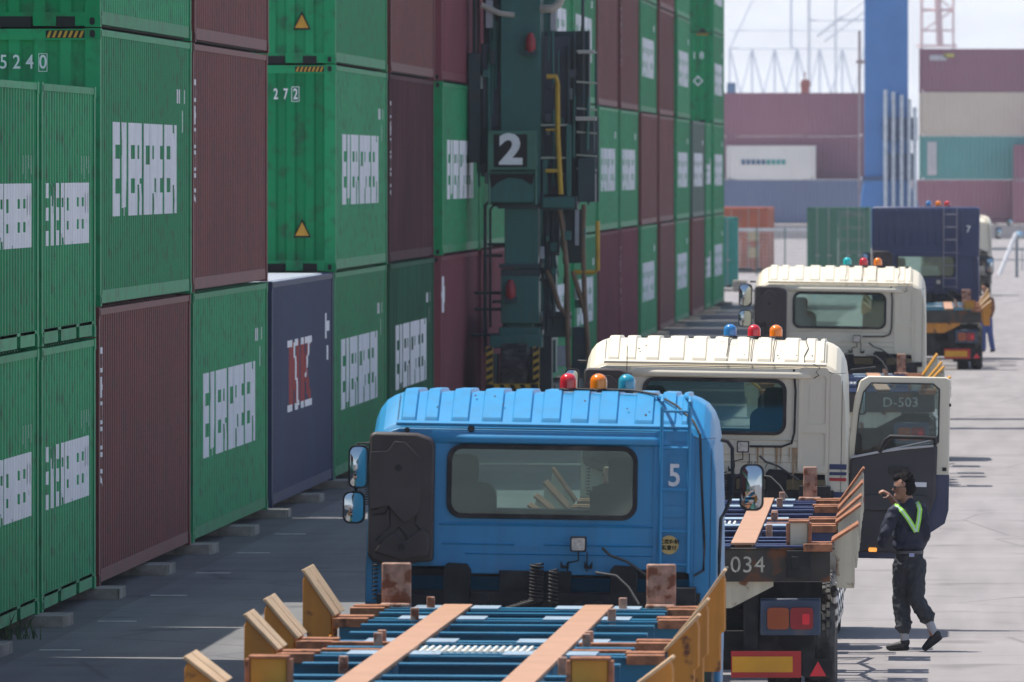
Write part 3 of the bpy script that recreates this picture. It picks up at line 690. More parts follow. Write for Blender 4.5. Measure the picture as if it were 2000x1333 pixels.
    lp.tube([(lx + .06, -.06, lz - .06), (lx + .06, -.03, lz - .2)], .005, 6)
    l_ = lp.build('work_lamp', RUBBER, root, bevel=.005)
    MB().prism(rrect(lx - .047, lx + .047, lz - .044, lz + .044, .01), -.164, -.158, 'y').build('lamp_lens', LAMPG, l_)
    # wheels
    for x in (-1.08, 1.08): wheel(root, x, 1.0, .5, .28)
    for yy in (-2.1,):
        for x in (-1.08, -.78, .78, 1.08): wheel(root, x, yy, .5, .26)
    fd = MB()
    for x0, x1 in ((-1.25, -.62), (.62, 1.25)):
        pts = [(-2.1 + .58 * math.cos(R(a)), .5 + .58 * math.sin(R(a))) for a in range(20, 165, 15)]
        fd.add([(x, p[0], p[1]) for x in (x0, x1) for p in pts], [(i, i + 1, i + 1 + len(pts), i + len(pts)) for i in range(len(pts) - 1)])
    fd.split('mudguard', mat('green_guard', (.02, .10, .07), .5) if paint.name.startswith('blue') else DKMET, root, smooth=True)
    for x, z0 in cfg['marks']: pass
    # roof beacons and their wiring
    for x, m in cfg['beacons']: beacon(root, x, .55, 2.885, m)
    wr = MB()
    if cfg.get('wires'):
        for x in [q[0] for q in cfg['beacons']] + [.86]:
            wr.tube([(x, .5, 2.90), (x - .015 * random.random(), .38, 2.875), (x + .02 * random.uniform(-1, 1), .24, 2.80), (x - .015, .1, 2.73), (x - .01, -.01, 2.65)], .0042, 5)
            wr.lathe([(.012, 0), (.012, .02)], (x - .01, -.02, 2.645), 'y', 8)
        wr.tube([(.86, -.01, 2.65), (.95, -.03, 2.65), (1.0, -.05, 2.62), (.96, -.05, 2.58), (.99, -.04, 2.55), (.94, -.04, 2.52)], .005, 5)
        wr.tube([(.75, -.02, 2.60), (.77, -.03, 2.40), (.765, -.03, 2.0), (.74, -.03, 1.90), (.65, -.03, 1.865), (.34, -.03, 1.862)], .0115, 6)
    else:
        wr.tube([(.1, .5, 2.90), (.5, .5, 2.90), (.62, .45, 2.90), (.8, .36, 2.875), (.95, .2, 2.80), (1.08, .06, 2.69), (1.13, -.03, 2.60), (1.15, -.02, 2.2), (1.175, -.02, 1.8), (1.17, -.02, 1.62), (1.10, -.04, 1.58)], .009, 6)
    wr.build('lamp_wiring', RUBBER, root, smooth=True)
    # mirrors
    for args in cfg.get('mirrors', []): mirror(root, *args)
    ar = MB()
    for p in cfg.get('arms', []): ar.tube(p, .014, 8)
    if ar.v: ar.split('mirror_arm', RUBBER, root, smooth=True)
    ck = MB(); random.seed(cfg.get('seed', 1))
    for i in range(cfg.get('chips', 8)):                            # paint chips with clean outline, thin flakes
        x, yy = random.uniform(-.9, 1.0), random.uniform(.1, .35); z = 2.668 + (yy - .045) * .512 + .030
        r = random.uniform(.004, .010); ck.add([(x + r * math.cos(a) * random.uniform(.6, 1.3), yy + r * math.sin(a) * 1.4, z + r * math.sin(a) * .75) for a in [k * math.pi / 3 for k in range(6)]], [tuple(range(6))])
    ck.split('paint_chip', mat('bare_chip', (.03, .02, .02), .8), root)
def tractor(name, loc, paint, cfg, label, tilt=0.0, scale=1.0, hook=None):
    t = empty(name, loc, 0, label=label, cat='truck', group='yard tractors queuing in the lane'); t.rotation_euler = (0, R(tilt), R(cfg.get('yaw', 0))); t.scale = (scale,) * 3
    make_cab(t, paint, cfg)
    if hook: hook(t)
    for o in t.children:                                   # cab sits 35 mm lower on its mounts
        nm = o.name.split('.')[0]
        if nm not in ('wheel', 'tractor_frame', 'mudguard', 'mirror', 'mirror_arm', 'bumper'): o.location.z -= .08 if nm == 'door' else .035
    return t
def trailer(loc, rz, main, cap, guide, gface, postm, label, txt=None, tx=.6, deckp=PALE, tilt=0, tips=None, walls=True, sw=.105, pw=.11):
    t = empty('container_trailer', loc, rz, label=label, cat='trailer', group='skeletal container trailers coupled to the yard tractors'); t.rotation_euler = (0, R(tilt), rz)
    Zd = 1.345; Lr = 12.15
    fr = MB()
    for s in (-.5, .5):
        fr.box(s - .075, s + .075, -Lr + .2, -.15, Zd - .36, Zd - .03); fr.box(s - .1, s + .1, -Lr + .2, -.15, Zd - .40, Zd - .37)
    fr.split('main_beam', main, t)
    rl = MB()
    for s in (-.5, .5): rl.box(s - .1, s + .1, -Lr + .02, -.16, Zd + .004, Zd + .022)
    for s in (-.5, .5): rl.box(s - .07, s + .07, -Lr + .14, -.16, Zd - .03, Zd + .004)
    rl.split('rail_top', RAIL, t)
    ys = [-.25, -1.1, -2.0, -3.0, -4.2, -5.5, -6.35, -7.25, -8.6, -10.2, -11.0, -11.8]
    full = {-.25, -2.0, -5.5, -7.25, -11.8}
    for y in ys:
        o = MB(); w = 1.2 if y in full else 1.0
        th = .22 if y in full else .19
        for a, b in ((-w, -.605), (-.395, .395), (.605, w)):
            o.box(a, b, y - .09, y + .09, Zd - .015, Zd); o.box(a, b, y - .012, y + .012, Zd - th, Zd - .015); o.box(a, b, y - .07, y + .07, Zd - th - .012, Zd - th)
            if y in full: o.box(a, b, y - .36, y - .24, Zd - .015, Zd - .002); o.box(a, b, y - .32, y - .30, Zd - th, Zd - .015)
        o.build('cross_beam', main, t)
    pl = MB()
    for y in (-.25, -2.0, -5.5, -7.25):
        for s in (-.5, .5):
            for a, b in ((s - .30, s - .107), (s + .107, s + .30)): pl.box(a, b, y - .30, y + .22, Zd + .001, Zd + .008)
    pl.split('stiffener_plate', deckp, t)
    tr = MB(); tr.box(-.38, .38, -7.22, -6.35, Zd - .03, Zd - .012)
    for i in range(16): tr.box(-.36 + i * .046, -.342 + i * .046, -7.2, -6.4, Zd - .011, Zd + .012)
    tr.build('tread_plate', mat('chalky_tread', (.62, .63, .60), .7, var=.15, rust=.28), t)
    rc = MB()
    for y in full:
        for s in (-1, 1):
            rc.box(min(s * .98, s * 1.235), max(s * .98, s * 1.235), y - .10, y + .10, Zd - .04, Zd + .018)
            rc.box(min(s * 1.0, s * 1.24), max(s * 1.0, s * 1.24), y - .38, y - .22, Zd - .05, Zd + .012)
    for y in (-6.9, -5.9):
        for s in (-1, 1): rc.box(min(s * .62, s * 1.0), max(s * .62, s * 1.0), y - .06, y + .06, Zd - .03, Zd + .012)
    rc.split('rusty_pad', cap, t, bevel=.004)
    st = MB()
    for y in (-.45, -2.3, -5.8, -6.2, -9.5):
        for s in (-1, 1): st.box(s * .68 - .028, s * .68 + .028, y - .03, y + .03, Zd - .1, Zd + .085)
    st.split('twist_lock', RUSTP, t, bevel=.006)
    for s in (-1, 1):                                              # front stop plates
        o = MB(); o.box(s * .94 - sw, s * .94 + sw, -.20, -.16, Zd - .02, Zd + .315); o.box(s * .94 - .11, s * .94 + .1, -.28, -.14, Zd - .03, Zd + .03)
        o.build('front_stop', RUSTP, t, bevel=.012)
    gy = [(-1.9, .9, .33), (-5.45, .8, .27), (-7.2, .7, .24), (-11.75, .8, .18)]
    gy = gy if tips is None else tips
    for y, ln0, ht in gy:
        for s in (-1, 1):
            zt = Zd + ht; ln = ln0 if (s < 0 or walls) else ln0 * .3
            o = MB(); P = [(s * 1.45, zt - .06), (s * 1.43, zt), (s * 1.25, Zd + .03), (s * 1.25, Zd - .08), (s * 1.27, Zd - .1), (s * 1.27, Zd - .36), (s * 1.42, Zd - .36), (s * 1.42, Zd - .1), (s * 1.45, Zd - .08)]
            if s < 0: P = P[::-1]
            o.prism(P, y - ln / 2, y - ln / 2 + .05); o.prism(P, y + ln / 2 - .05, y + ln / 2)
            o.box(min(s * 1.30, s * 1.39), max(s * 1.30, s * 1.39), y - ln / 2 + .03, y + ln / 2 - .03, Zd - .34, Zd - .14)
            if walls: o.box(min(s * 1.41, s * 1.448), max(s * 1.41, s * 1.448), y - ln / 2 + .05, y + ln / 2 - .05, Zd - .05, zt - .08)
            gg = o.build('container_guide', guide, t, bevel=.006)
            q = MB(); nrm = Vector((-s * (zt - Zd), 0, .18)).normalized() * .012
            A = Vector((s * 1.46, 0, zt + .01)); B = Vector((s * 1.24, 0, Zd + .02))
            vs = []
            for yy in (y - ln / 2 - .015, y - .03, y + .03, y + ln / 2 + .015):
                vs += [(A.x, yy, A.z), (B.x, yy, B.z), (A.x + nrm.x * 1.8, yy, A.z + nrm.z * 1.8), (B.x + nrm.x * 1.8, yy, B.z + nrm.z * 1.8)]
            f = lambda b: [(b, b + 1, b + 5, b + 4), (b + 2, b + 6, b + 7, b + 3), (b, b + 4, b + 6, b + 2), (b + 1, b + 3, b + 7, b + 5), (b, b + 2, b + 3, b + 1), (b + 4, b + 5, b + 7, b + 6)]
            q.add(vs, f(0) + f(8)); q.build('guide_face', gface, gg, bevel=.004)
    for s in (-1, 1):                                              # rear posts
        o = MB(); o.box(s * .96 - pw, s * .96 + pw, -12.0, -11.88, Zd - .25, Zd + .185)
        p = o.build('rear_post', postm, t, bevel=.006)
        o = MB(); o.box(s * .96 - pw - .01, s * .96 + pw + .01, -12.03, -11.82, Zd + .185, Zd + .20); o.box(s * .96 + pw + .002, s * .96 + pw + .03, -12.02, -11.86, Zd - .2, Zd + .18); o.box(s * .96 - pw - .03, s * .96 - pw - .002, -12.02, -11.86, Zd - .2, Zd + .18); o.build('post_cap', RUSTE, p, bevel=.003)
    hd = MB(); hd.box(-1.22, 1.22, -12.14, -12.04, Zd - .30, Zd - .035)
    hd.box(-1.26, 1.26, -12.16, -12.02, Zd - .034, Zd - .02); hd.build('rear_beam', mat('grimy_beam', (.045, .04, .035), .7, var=.4, vs=4, rust=.42, rs=3), t, bevel=.006)
    gs = MB().prism([(-.55, Zd - .30), (.75, Zd - .30), (.75, Zd - .34), (.40, Zd - .52), (-.55, Zd - .52)], -12.1, -12.06); gs.build('gusset', guide, t)
    lk = MB()
    if txt == 'K-034': lk.box(.86, 1.06, -12.17, -12.142, Zd - .27, Zd - .04); lk.box(.9, .96, -12.18, -12.165, Zd - .2, Zd - .09); lk.box(-1.06, -.86, -12.17, -12.142, Zd - .27, Zd - .04); 
    if lk.v: lk.split('lock_housing', DKMET, t, bevel=.006)
    if txt: text('trailer_number', txt, .19, mat('grimy_lettering', (.50, .48, .40), .7, var=.4, vs=9, rust=.36, rs=9, rcol=(.08, .06, .05)), t, (tx, -12.145, Zd - .165), bold=.0, spacing=1.05)
    # running gear, plus wide dark boxes filling in the underframe shade
    rg = MB()
    for yy in (-8.7, -10.0, -11.2): rg.tube([(-1.0, yy, .5), (1.0, yy, .5)], .06, 8)
    for s in (-1, 1):
        rg.box(s * .5 - .05, s * .5 + .05, -11.6, -8.2, .62, .8); rg.box(s * 1.0 - .06, s * 1.0 + .06, -3.4, -3.28, .05, Zd - .3)
    rg.box(-.2, .2, -11.9, -11.85, .5, 1.0); rg.box(-1.15, 1.15, -11.55, -11.45, .55, 1.02); rg.box(-.6, .6, -11.8, -11.6, .30, .62)
    rg.box(-.62, -.5, -12.0, -11.9, .55, 1.0); rg.box(.5, .62, -12.0, -11.9, .28, 1.0); rg.split('gear_and_dark_filler', DKMET, t)
    for yy in (-8.7, -10.0, -11.2):
        for x in (-1.13, -.82, .82, 1.13): wheel(t, x, yy, .5, .25)
    mf = MB().box(.62, 1.09, -11.86, -11.83, .25, .72); mf.box(-1.09, -.62, -11.86, -11.83, .25, .72); mf.split('mud_flap', RUBBER, t)
    for s in (-1, 1):
        o = MB(); o.box(s * .89 - .25, s * .89 + .25, -12.12, -12.02, .60, .89); o.box(s * .89 - .25, s * .89 + .25, -12.0, -11.9, .885, .9)
        q = o.build('lamp_plate', mat('navy_bracket', (.035, .06, .11), .5, var=.2, dust=.15), t, bevel=.01)
        MB().prism(rrect(s * .89 - .19, s * .89 - .01, .65, .83, .03), -12.15, -12.11, 'y').build('amber_lamp', TAILO, q)
        MB().prism(rrect(s * .89 + .0, s * .89 + .19, .65, .83, .03), -12.15, -12.11, 'y').build('red_lamp', TAILR, q)
        MB().prism(rrect(s * .89 + .10, s * .89 + .16, .69, .78, .01), -12.158, -12.145, 'y').build('reflector', mat('red_reflector', (.75, .02, .04), .15), q)
        o = MB().prism([(s * .69 - .29, .25), (s * .69 + .29, .25), (s * .69 + .29, .47), (s * .69 - .29, .47)], -12.13, -12.11); o = o.build('rear_marker', mat('marker_red', (.45, .02, .02), .4), t)
        MB().box(s * .69 - .28, s * .69 + .22, -12.14, -12.13, .295, .425).build('marker_panel', mat('marker_yellow', (.68, .32, .01), .4), o)
        o = MB().box(s * 1.12 - .12, s * 1.12 + .12, -12.12, -12.1, .25, .40).build('reflector_plate', DKMET, t)
        MB().prism([(s * 1.12 - .07, .262), (s * 1.12 + .07, .262), (s * 1.12, .385)], -12.135, -12.12).build('triangle_reflector', mat('red_reflector', (.75, .02, .04), .15), o)
    return t
BLUEP = mat('blue_cab_paint', (.022, .255, .52), .42, var=.07, vs=1.2, streak=.16, rust=.14, rs=9, coat=.08)
CREAM = mat('cream_cab_paint', (.72, .655, .52), .45, var=.04, vs=1.5, rust=.17, rs=4, rcol=(.40, .26, .14), coat=.08)
NAVY = mat('navy_cab_paint', (.028, .042, .13), .4, var=.06, vs=1.2, coat=.2)
BLUEM = mat('blue_chassis_paint', (.012, .15, .27), .42, var=.2, vs=2.5, rust=.26, rs=4)
NAVYM = mat('navy_chassis_paint', (.035, .055, .15), .45, var=.15, vs=2.5, rust=.27, rs=4)
TEALM = mat('teal_chassis_paint', (.03, .15, .22), .5, var=.2, vs=2.5, rust=.3, rs=4)
CREAMG = mat('cream_guide_paint', (.58, .53, .40), .55, var=.12, vs=3, rust=.36, rs=6, rcol=(.20, .09, .045), streak=.3)

def ladder(t, m, x0, x1, ztop, zbot, rungs, y=-.07, bend=True):
    l = MB()
    for x in (x0, x1):
        P = [(x, y, zbot), (x, y, ztop - .06)] + ([(x, y + .01, ztop - .02), (x, y + .04, ztop), (x, y + .10, ztop + .01), (x - .03, .30, ztop + .01), (x - .05, .42, ztop)] if bend else [(x, y, ztop)])
        l.tube(P, .0135, 8)
    for z in rungs: l.tube([(x0, y, z), (x1, y, z)], .011, 8)
    for z in rungs[1:]:
        for x in (x0, x1): l.tube([(x, y, z - .05), (x, 0, z - .05)], .008, 6)
    l.build('ladder', m, t, smooth=True)
def zz(y, s=271.0): return H - (y - HY) / s
# blue tractor
TXB = (1060 - CX) / 271.0 - .035
def hookB(t):
    ladder(t, BLUEP, .855, 1.055, 2.85, 1.60, [2.765, 2.50, 2.20, 1.90, 1.66])
    text('cab_number', '5', .225, WHITE, t, (.95, -.03, 2.295), bold=.004, sx=.85)
    d = MB().lathe([(.068, 0), (.068, .003)], (.92, -.034, 1.80), 'y', 28).build('warning_sticker', mat('sticker_yellow', (.62, .45, .16), .5), t)
    text('sticker_text', '速度抑制', .036, BLACK, d, (.92, -.037, 1.822), depth=.0006, bold=.0008); text('sticker_text', '装置付', .036, BLACK, d, (.92, -.037, 1.778), depth=.0006, bold=.0008)
    k = MB(); k.lathe([(.02, 0), (.026, .012), (.02, .024)], (-.52, -.03, 2.615), 'y', 12); k.lathe([(.02, 0), (.02, .02)], (-.98, -.05, 2.60), 'y', 12); k.split('wall_bolt', RUBBER, t)
cfgB = dict(beacons=[(.15, RED), (.37, ORG), (.575, CYAN)], marks=[], seed=5, chips=10, lamp=(.27, 1.80),
    mirrors=[(-1.44, 2.08, 2.40, .15, 1.8), (-1.47, 1.82, 2.06, .165, 1.8), (1.50, 2.01, 2.35, .175, -.02 + .3)],
    arms=[[(1.27, .3, 2.52), (1.32, .3, 2.51), (1.355, .3, 2.46), (1.36, .3, 2.28), (1.355, .3, 2.12), (1.32, .3, 2.02), (1.28, .3, 1.95), (1.27, .3, 1.5)], [(1.36, .3, 2.25), (1.42, .3, 2.27), (1.48, .33, 2.22)], [(-1.25, 1.85, 2.42), (-1.45, 1.88, 2.41), (-1.47, 1.90, 1.85)]])
tractor('yard_tractor', (TXB, F / 271.0, 0), BLUEP, cfgB, 'bright blue truck cab in the foreground marked 5 with a ladder', tilt=.9, hook=hookB)
trailer((TXB - .02, F / 271.0 - .95, 0), R(-.25), BLUEM, RUSTE, ORANGE, WOODISH, AMBER, 'empty trailer frame with orange guides behind the blue cab', txt='K-021', tx=.1, tilt=.3, walls=False)
# cream tractor with open door
T1 = ((1395 - CX) / 205.0 - .035, F / 205.0, 0)
GLASS2 = glass('door_glass', (.62, .72, .74), .05)
TRIM = mat('door_trim', (.055, .052, .058), .7, var=.12, vs=3)
def hook1(t):
    # open door, hinged at the front corner and swung square to the lane: seen from its inner side
    o = MB(); y0, y1 = 1.62, 1.68
    P = [(1.26, .80), (1.26, 1.95), (1.31, 2.36), (1.36, 2.52), (1.44, 2.565), (2.19, 2.565), (2.235, 2.54), (2.235, 1.28), (2.20, 1.15), (2.08, 1.07), (1.98, 1.0), (1.90, .80)]
    Wn = [(1.325, 1.79), (1.36, 2.20), (1.40, 2.40), (1.47, 2.49), (2.06, 2.49), (2.12, 2.44), (2.12, 2.02), (2.09, 1.93)]
    d = o.prism(P, y0, y1, 'y', holes=[Wn]).build('door', CREAM, t, bevel=.012)
    MB().prism([(1.262, .80), (1.262, 1.62), (2.237, 1.62), (2.237, 1.28), (2.202, 1.148), (2.082, 1.068), (1.982, .998), (1.902, .798)], y0 - .004, y1 + .004, 'y').build('door_lower_panel', mat('navy_door_paint', (.018, .03, .085), .35, coat=.4), d)
    tr = MB().prism([(1.275, .86), (1.275, 1.76), (1.40, 1.80), (2.08, 1.925), (2.12, 1.90), (2.11, 1.40), (2.06, 1.25), (1.96, 1.12), (1.84, .95), (1.80, .86)], y0 - .05, y0 - .002); tr.build('door_trim', TRIM, d, bevel=.02)
    fr = MB().prism([(1.315, 1.78), (1.35, 2.20), (1.39, 2.41), (1.465, 2.505), (2.07, 2.505), (2.135, 2.45), (2.135, 1.93), (2.09, 1.92)], y0 - .012, y0 + .01, 'y', holes=[Wn]); fr.build('door_seal', RUBBER, d, bevel=.004)
    MB().prism(Wn, y0 + .02, y0 + .025, 'y').build('door_window', GLASS2, d)
    h = MB().tube([(1.56, y0 - .06, 1.83), (1.62, y0 - .10, 1.95), (1.66, y0 - .11, 1.985), (2.0, y0 - .11, 1.98), (2.09, y0 - .10, 1.975), (2.10, y0 - .06, 1.92)], .022, 8); h.build('grab_handle', RUBBER, d, smooth=True)
    r = MB().prism(rrect(1.65, 1.86, 1.62, 1.69, .03), y0 - .07, y0 - .045, 'y'); r.build('door_pull', RUBBER, d, bevel=.01)
    s = MB(); s.tube([(1.285, y0 - .055, 1.775), (1.55, y0 - .06, 1.83), (1.80, y0 - .06, 1.87), (2.08, y0 - .06, 1.90)], .012, 6); s.tube([(1.62, y0 - .06, 1.85), (2.06, y0 - .06, 1.955)], .007, 6); s.split('sill_trim', mat('pale_trim', (.5, .5, .52), .4), d, smooth=True)
    a = MB().prism(rrect(1.28, 2.05, 1.27, 1.41, .04), y0 - .085, y0 - .045, 'y'); a.build('armrest', TRIM, d, bevel=.02)
    MB().prism(rrect(1.47, 1.55, .865, .905, .01), y0 - .07, y0 - .05, 'y').build('courtesy_lamp', mat('amber_lamp_glow', (.8, .3, .05), .4, emit=((1, .4, .08), .7)), d)
    MB().box(1.895, 2.02, y0 - .055, y0 - .05, 1.50, 1.545).split('door_label', WHITE, d); MB().box(1.70, 1.80, y0 - .055, y0 - .05, 1.50, 1.545).split('door_label', mat('pale_label', (.3, .3, .3), .6), d)
    MB().box(1.375, 1.42, y0 - .09, y0 - .05, 1.33, 1.39).build('red_bottle', mat('red_cap', (.6, .02, .03), .4), d)
    hg = MB(); hg.box(2.17, 2.21, y0 - .01, y0 + .01, 1.655, 1.69); hg.box(2.225, 2.245, y0, y0 + .03, 2.28, 2.31); hg.split('door_catch', RUBBER, d)
    # flank stripes
    for z0, z1, m in ((1.655, 1.705, 'n'), (1.60, 1.63, 'n'), (1.545, 1.575, 'r'), (1.39, 1.44, 'n')):
        MB().box(1.105, 1.268, -.016, -.0125, z0, z1).build('flank_stripe', mat('navy_stripe', (.03, .045, .13), .4) if m == 'n' else mat('red_stripe', (.5, .03, .04), .4), t)
    an = MB().tube([(.16, .36, 2.92), (.10, .30, 2.66 + .1), (.06, -.02, 2.42)], .003, 5); an.tube([(-.84, -.05, 2.42), (-.84, -.05, 2.80)], .004, 5); an.lathe([(.012, 0), (.012, .16)], (-.84, -.05, 2.30), 'z', 8); an.split('antenna', RUBBER, t)
    rs = MB()                                                       # rust runs below the cable
    random.seed(3)
    for x, l, w in ((.42, .20, .02), (.47, .12, .014), (.60, .28, .03), (.64, .16, .015), (.76, .42, .03), (.79, .25, .02), (.72, .14, .01)):
        z = 1.855; rs.prism([(x - w / 2, z), (x + w / 2, z), (x + w * .25, z - l * .6), (x, z - l), (x - w * .3, z - l * .55)], -.0185, -.0068)
    rs.split('rust_run', mat('rust_run', (.42, .27, .15), .8, var=.25, vs=12), t)
    text('faint_lettering', 'J18  7', .09, mat('faint_ink', (.25, .2, .15), .7), t, (.42, -.009, 1.68), depth=.001)
cfg1 = dict(beacons=[(.12, BLU), (.35, RED), (.56, ORG)], marks=[], wires=True, seed=9, chips=12, lamp=(.28, 1.86),
    mirrors=[(-1.44, 2.26, 2.50, .14, 1.8), (-1.44, 2.0, 2.22, .14, 1.8), (1.37, 2.10, 2.44, .10, 1.95)], arms=[[(-1.25, .5, 2.6), (-1.33, .52, 2.6)], [(1.26, 1.9, 2.53), (1.5, 2.0, 2.56)]])
tractor('yard_tractor', T1, CREAM, cfg1, 'cream truck cab with its right door open beside the standing driver', tilt=1.0, hook=hook1)
tl1 = trailer((T1[0] + .03, T1[1] - 1.0, 0), R(.55), NAVYM, RUSTE, CREAMG, RUSTE, CREAMG, 'empty trailer frame with rusty cream guides behind the first cream cab', txt='K-034', tx=.44, sw=.065, pw=.075,
    tips=[(-1.2, .5, .32), (-3.2, .9, .25), (-5.6, .8, .20), (-7.2, .7, .17), (-11.6, .8, .15)])
sp = MB(); sq = MB()                                                # striped hose hanging along the side
pts = [(1.25, -11.9 + 1.1 * i, .98 - .03 * i - .32 * math.sin(math.pi * ((i * .5) % 1))) for i in range(9)]
for (a, b) in zip(pts, pts[1:]):
    a, b = Vector(a), Vector(b)
    for j in range(6):
        (sp if j % 2 else sq).tube([a.lerp(b, j / 6), a.lerp(b, (j + 1) / 6)], .028, 8)
sp.build('striped_hose', mat('hose_white', (.7, .7, .68), .6), tl1, smooth=True); sq.build('striped_hose', RUBBER, tl1, smooth=True)

# second cream tractor
S2 = 127.5; T2 = ((1636 - CX) / 129.0 - .035, F / S2, 0)
cfg2 = dict(beacons=[(.09, TEAL), (.33, RED), (.54, ORG)], marks=[], wires=True, seed=4, chips=6, lamp=(.26, 1.83),
    mirrors=[(-1.42, 2.22, 2.56, .2, 1.4), (-1.42, 1.92, 2.17, .2, 1.4)], arms=[[(-1.25, .5, 2.6), (-1.33, .52, 2.6)]])
def hook2(t): MB().box(1.12, 1.22, -.02, -.01, 1.43, 1.50).build('name_plate', RUBBER, t)
tractor('yard_tractor', T2, CREAM, cfg2, 'second cream truck cab further up the queue with teal red and orange beacons', tilt=.9, scale=1.045, hook=hook2)
trailer((T2[0] + .05, T2[1] - 1.0, 0), R(1.5), NAVYM, RUSTE, CREAMG, AMBER, CREAMG, 'empty trailer frame with yellow tipped cream guides behind the second cream cab', txt='D-503', tx=.74, sw=.065, pw=.075)

# navy high-roof tractor
S4 = 83.0; T4 = ((1807 - CX) / S4, F / S4, 0)
def hook4(t):
    hr = MB().prism([(-1.26, 2.45), (-1.27, 3.58), (-1.20, 3.62), (1.20, 3.62), (1.27, 3.58), (1.26, 2.45)], -.05, 1.9)
    hr.build('high_roof', NAVY, t, bevel=.03)
    for i in range(12): pass
    rb = MB()
    for i in range(11): rb.box(-1.1 + i * .19, -1.02 + i * .19, -.07, -.045, 2.72, 3.55)
    rb.build('roof_rib', NAVY, t, bevel=.008)
    ladder(t, mat('grey_ladder', (.22, .22, .26), .5), .42, .73, 3.62, 1.7, [3.45, 3.15, 2.85, 2.55, 2.25, 1.95, 1.75], y=-.16, bend=False)
    for x, m in ((.06, BLU), (.29, ORG), (.5, RED)): beacon(t, x, .3, 3.63, m, r=.07)
    text('cab_number', '7', .22, WHITE, t, (1.0, -.075, 3.1), bold=.004)
cfg4 = dict(beacons=[], marks=[], seed=2, chips=1, lamp=(.30, 1.86), mirrors=[(-1.40, 2.10, 2.5, .2, .5), (-1.40, 1.8, 2.05, .2, .5), (1.50, 2.0, 2.42, .2, .5)], arms=[[(1.25, .5, 2.6), (1.46, .5, 2.5)]])
tractor('yard_tractor', T4, NAVY, cfg4, 'dark navy high-roof truck cab with grey ladder to its roof', tilt=.3, hook=hook4)
trailer((T4[0] + .03, T4[1] - 1.0, 0), R(.5), TEALM, RUSTE, ORANGE, WOODISH, AMBER, 'empty trailer frame with orange guides behind the navy cab', txt=None)
# farthest cream tractor, mostly hidden
S5 = 55.0; T5 = ((1868 - CX) / S5, F / S5, 0)
cfg5 = dict(beacons=[(.1, ORG)], marks=[], seed=2, chips=1, mirrors=[(1.50, 2.0, 2.42, .22, .5), (1.9, 2.45, 2.7, .22, 1.9)], arms=[[(1.25, .5, 2.6), (1.46, .5, 2.5)], [(1.25, 1.9, 2.7), (1.9, 1.9, 2.72)]])
tractor('yard_tractor', T5, CREAM, cfg5, 'farthest cream truck cab showing one flank past the navy cab', hook=None)

# ---- yard crane leg ----
SC = 112.0; YC = F / SC
CG = mat('crane_green', (.018, .130, .112), .5, var=.12, vs=1.2, rust=.15, rs=3, streak=.3, rcol=(.08, .05, .03))
CGD = mat('crane_dark_panel', (.020, .046, .054), .55, var=.2, vs=1.5, dust=.05)
CGL = mat('crane_pale_green', (.05, .17, .12), .5, var=.2, vs=2)
CGREY = mat('crane_slate_panel', (.055, .065, .09), .6, var=.15, vs=2)
CYEL = mat('crane_yellow', (.50, .30, .02), .5, var=.15, vs=5, rust=.25)
CBR = mat('crane_brown_hose', (.16, .10, .06), .6, var=.3, vs=3)
crane = empty('gantry_crane', (X_(1015, SC), YC, 0), 0, label='dark green rubber-tyred yard crane leg with a big white 2', cat='crane')
cx0 = X_(1015, SC)
def cb(mb, x0, y0, x1, y1, d0, d1):
    return mb.box(X_(x0, SC) - cx0, X_(x1, SC) - cx0, d0, d1, Z_(y1, SC), Z_(y0, SC))
def cp(x, y, d): return (X_(x, SC) - cx0, d, Z_(y, SC))
def cbuild(name, m, boxes, bev=.01, parent=None):
    for b_ in boxes:
        mb = MB(); cb(mb, *b_); r_ = mb.build(name, m, parent or crane, bevel=bev)
    return r_
cbuild('upper_leg', CG, [(978, -180, 1056, 405, 0, .9), (985, 405, 1050, 520, .05, .8)])
cbuild('lower_leg', CG, [(978, 540, 1052, 632, .0, .8), (990, 632, 1040, 660, .1, .7)])
cbuild('leg_flange', CGD, [(975, 516, 1058, 524, -.03, .83), (978, 526, 1054, 542, .02, .8), (972, 398, 1060, 408, -.03, .9)])
cbuild('left_panel', CGD, [(914, 104, 938, 318, .1, .9), (938, 85, 978, 345, .25, 1.0), (930, 318, 950, 338, .2, .8), (955, 345, 1050, 400, .3, .9)])
cbuild('slate_panel', CGREY, [(942, 88, 977, 250, .2, .26), (1058, 72, 1110, 240, .5, .6), (1058, 240, 1105, 380, .6, .7)])
s_ = cbuild('number_box', CGL, [(955, 256, 1050, 332, -.45, -.1)])
cbuild('number_panel', BLACK, [(967, 263, 1032, 327, -.463, -.45)], parent=s_, bev=0)
text('crane_number', '2', .72, WHITE, s_, (X_(1000, SC) - cx0, -.47, Z_(295, SC)), bold=.028, sx=1.12, depth=.004)
mb = MB().prism([cp(955, 334, 0)[::2], cp(1050, 334, 0)[::2], cp(1046, 396, 0)[::2], cp(958, 396, 0)[::2]], -.30, -.0); mb.build('lamp_housing', CG, crane, bevel=.02)
mb = MB().prism([cp(958 + 0, 340, 0)[::2], cp(1046, 340, 0)[::2], cp(1040, 362, 0)[::2], cp(1022, 350, 0)[::2], cp(995, 347, 0)[::2], cp(975, 356, 0)[::2], cp(962, 368, 0)[::2]], -.32, -.30); mb.build('lamp_black_plate', BLACK, crane)  # flat black plate standing proud of the housing face
mb = MB(); 
for x in (957, 1048): mb.tube([cp(x, 258, -.3), cp(x, 400, -.3)], .025, 6)
mb.split('housing_edge', CGL, crane)
mb = MB()
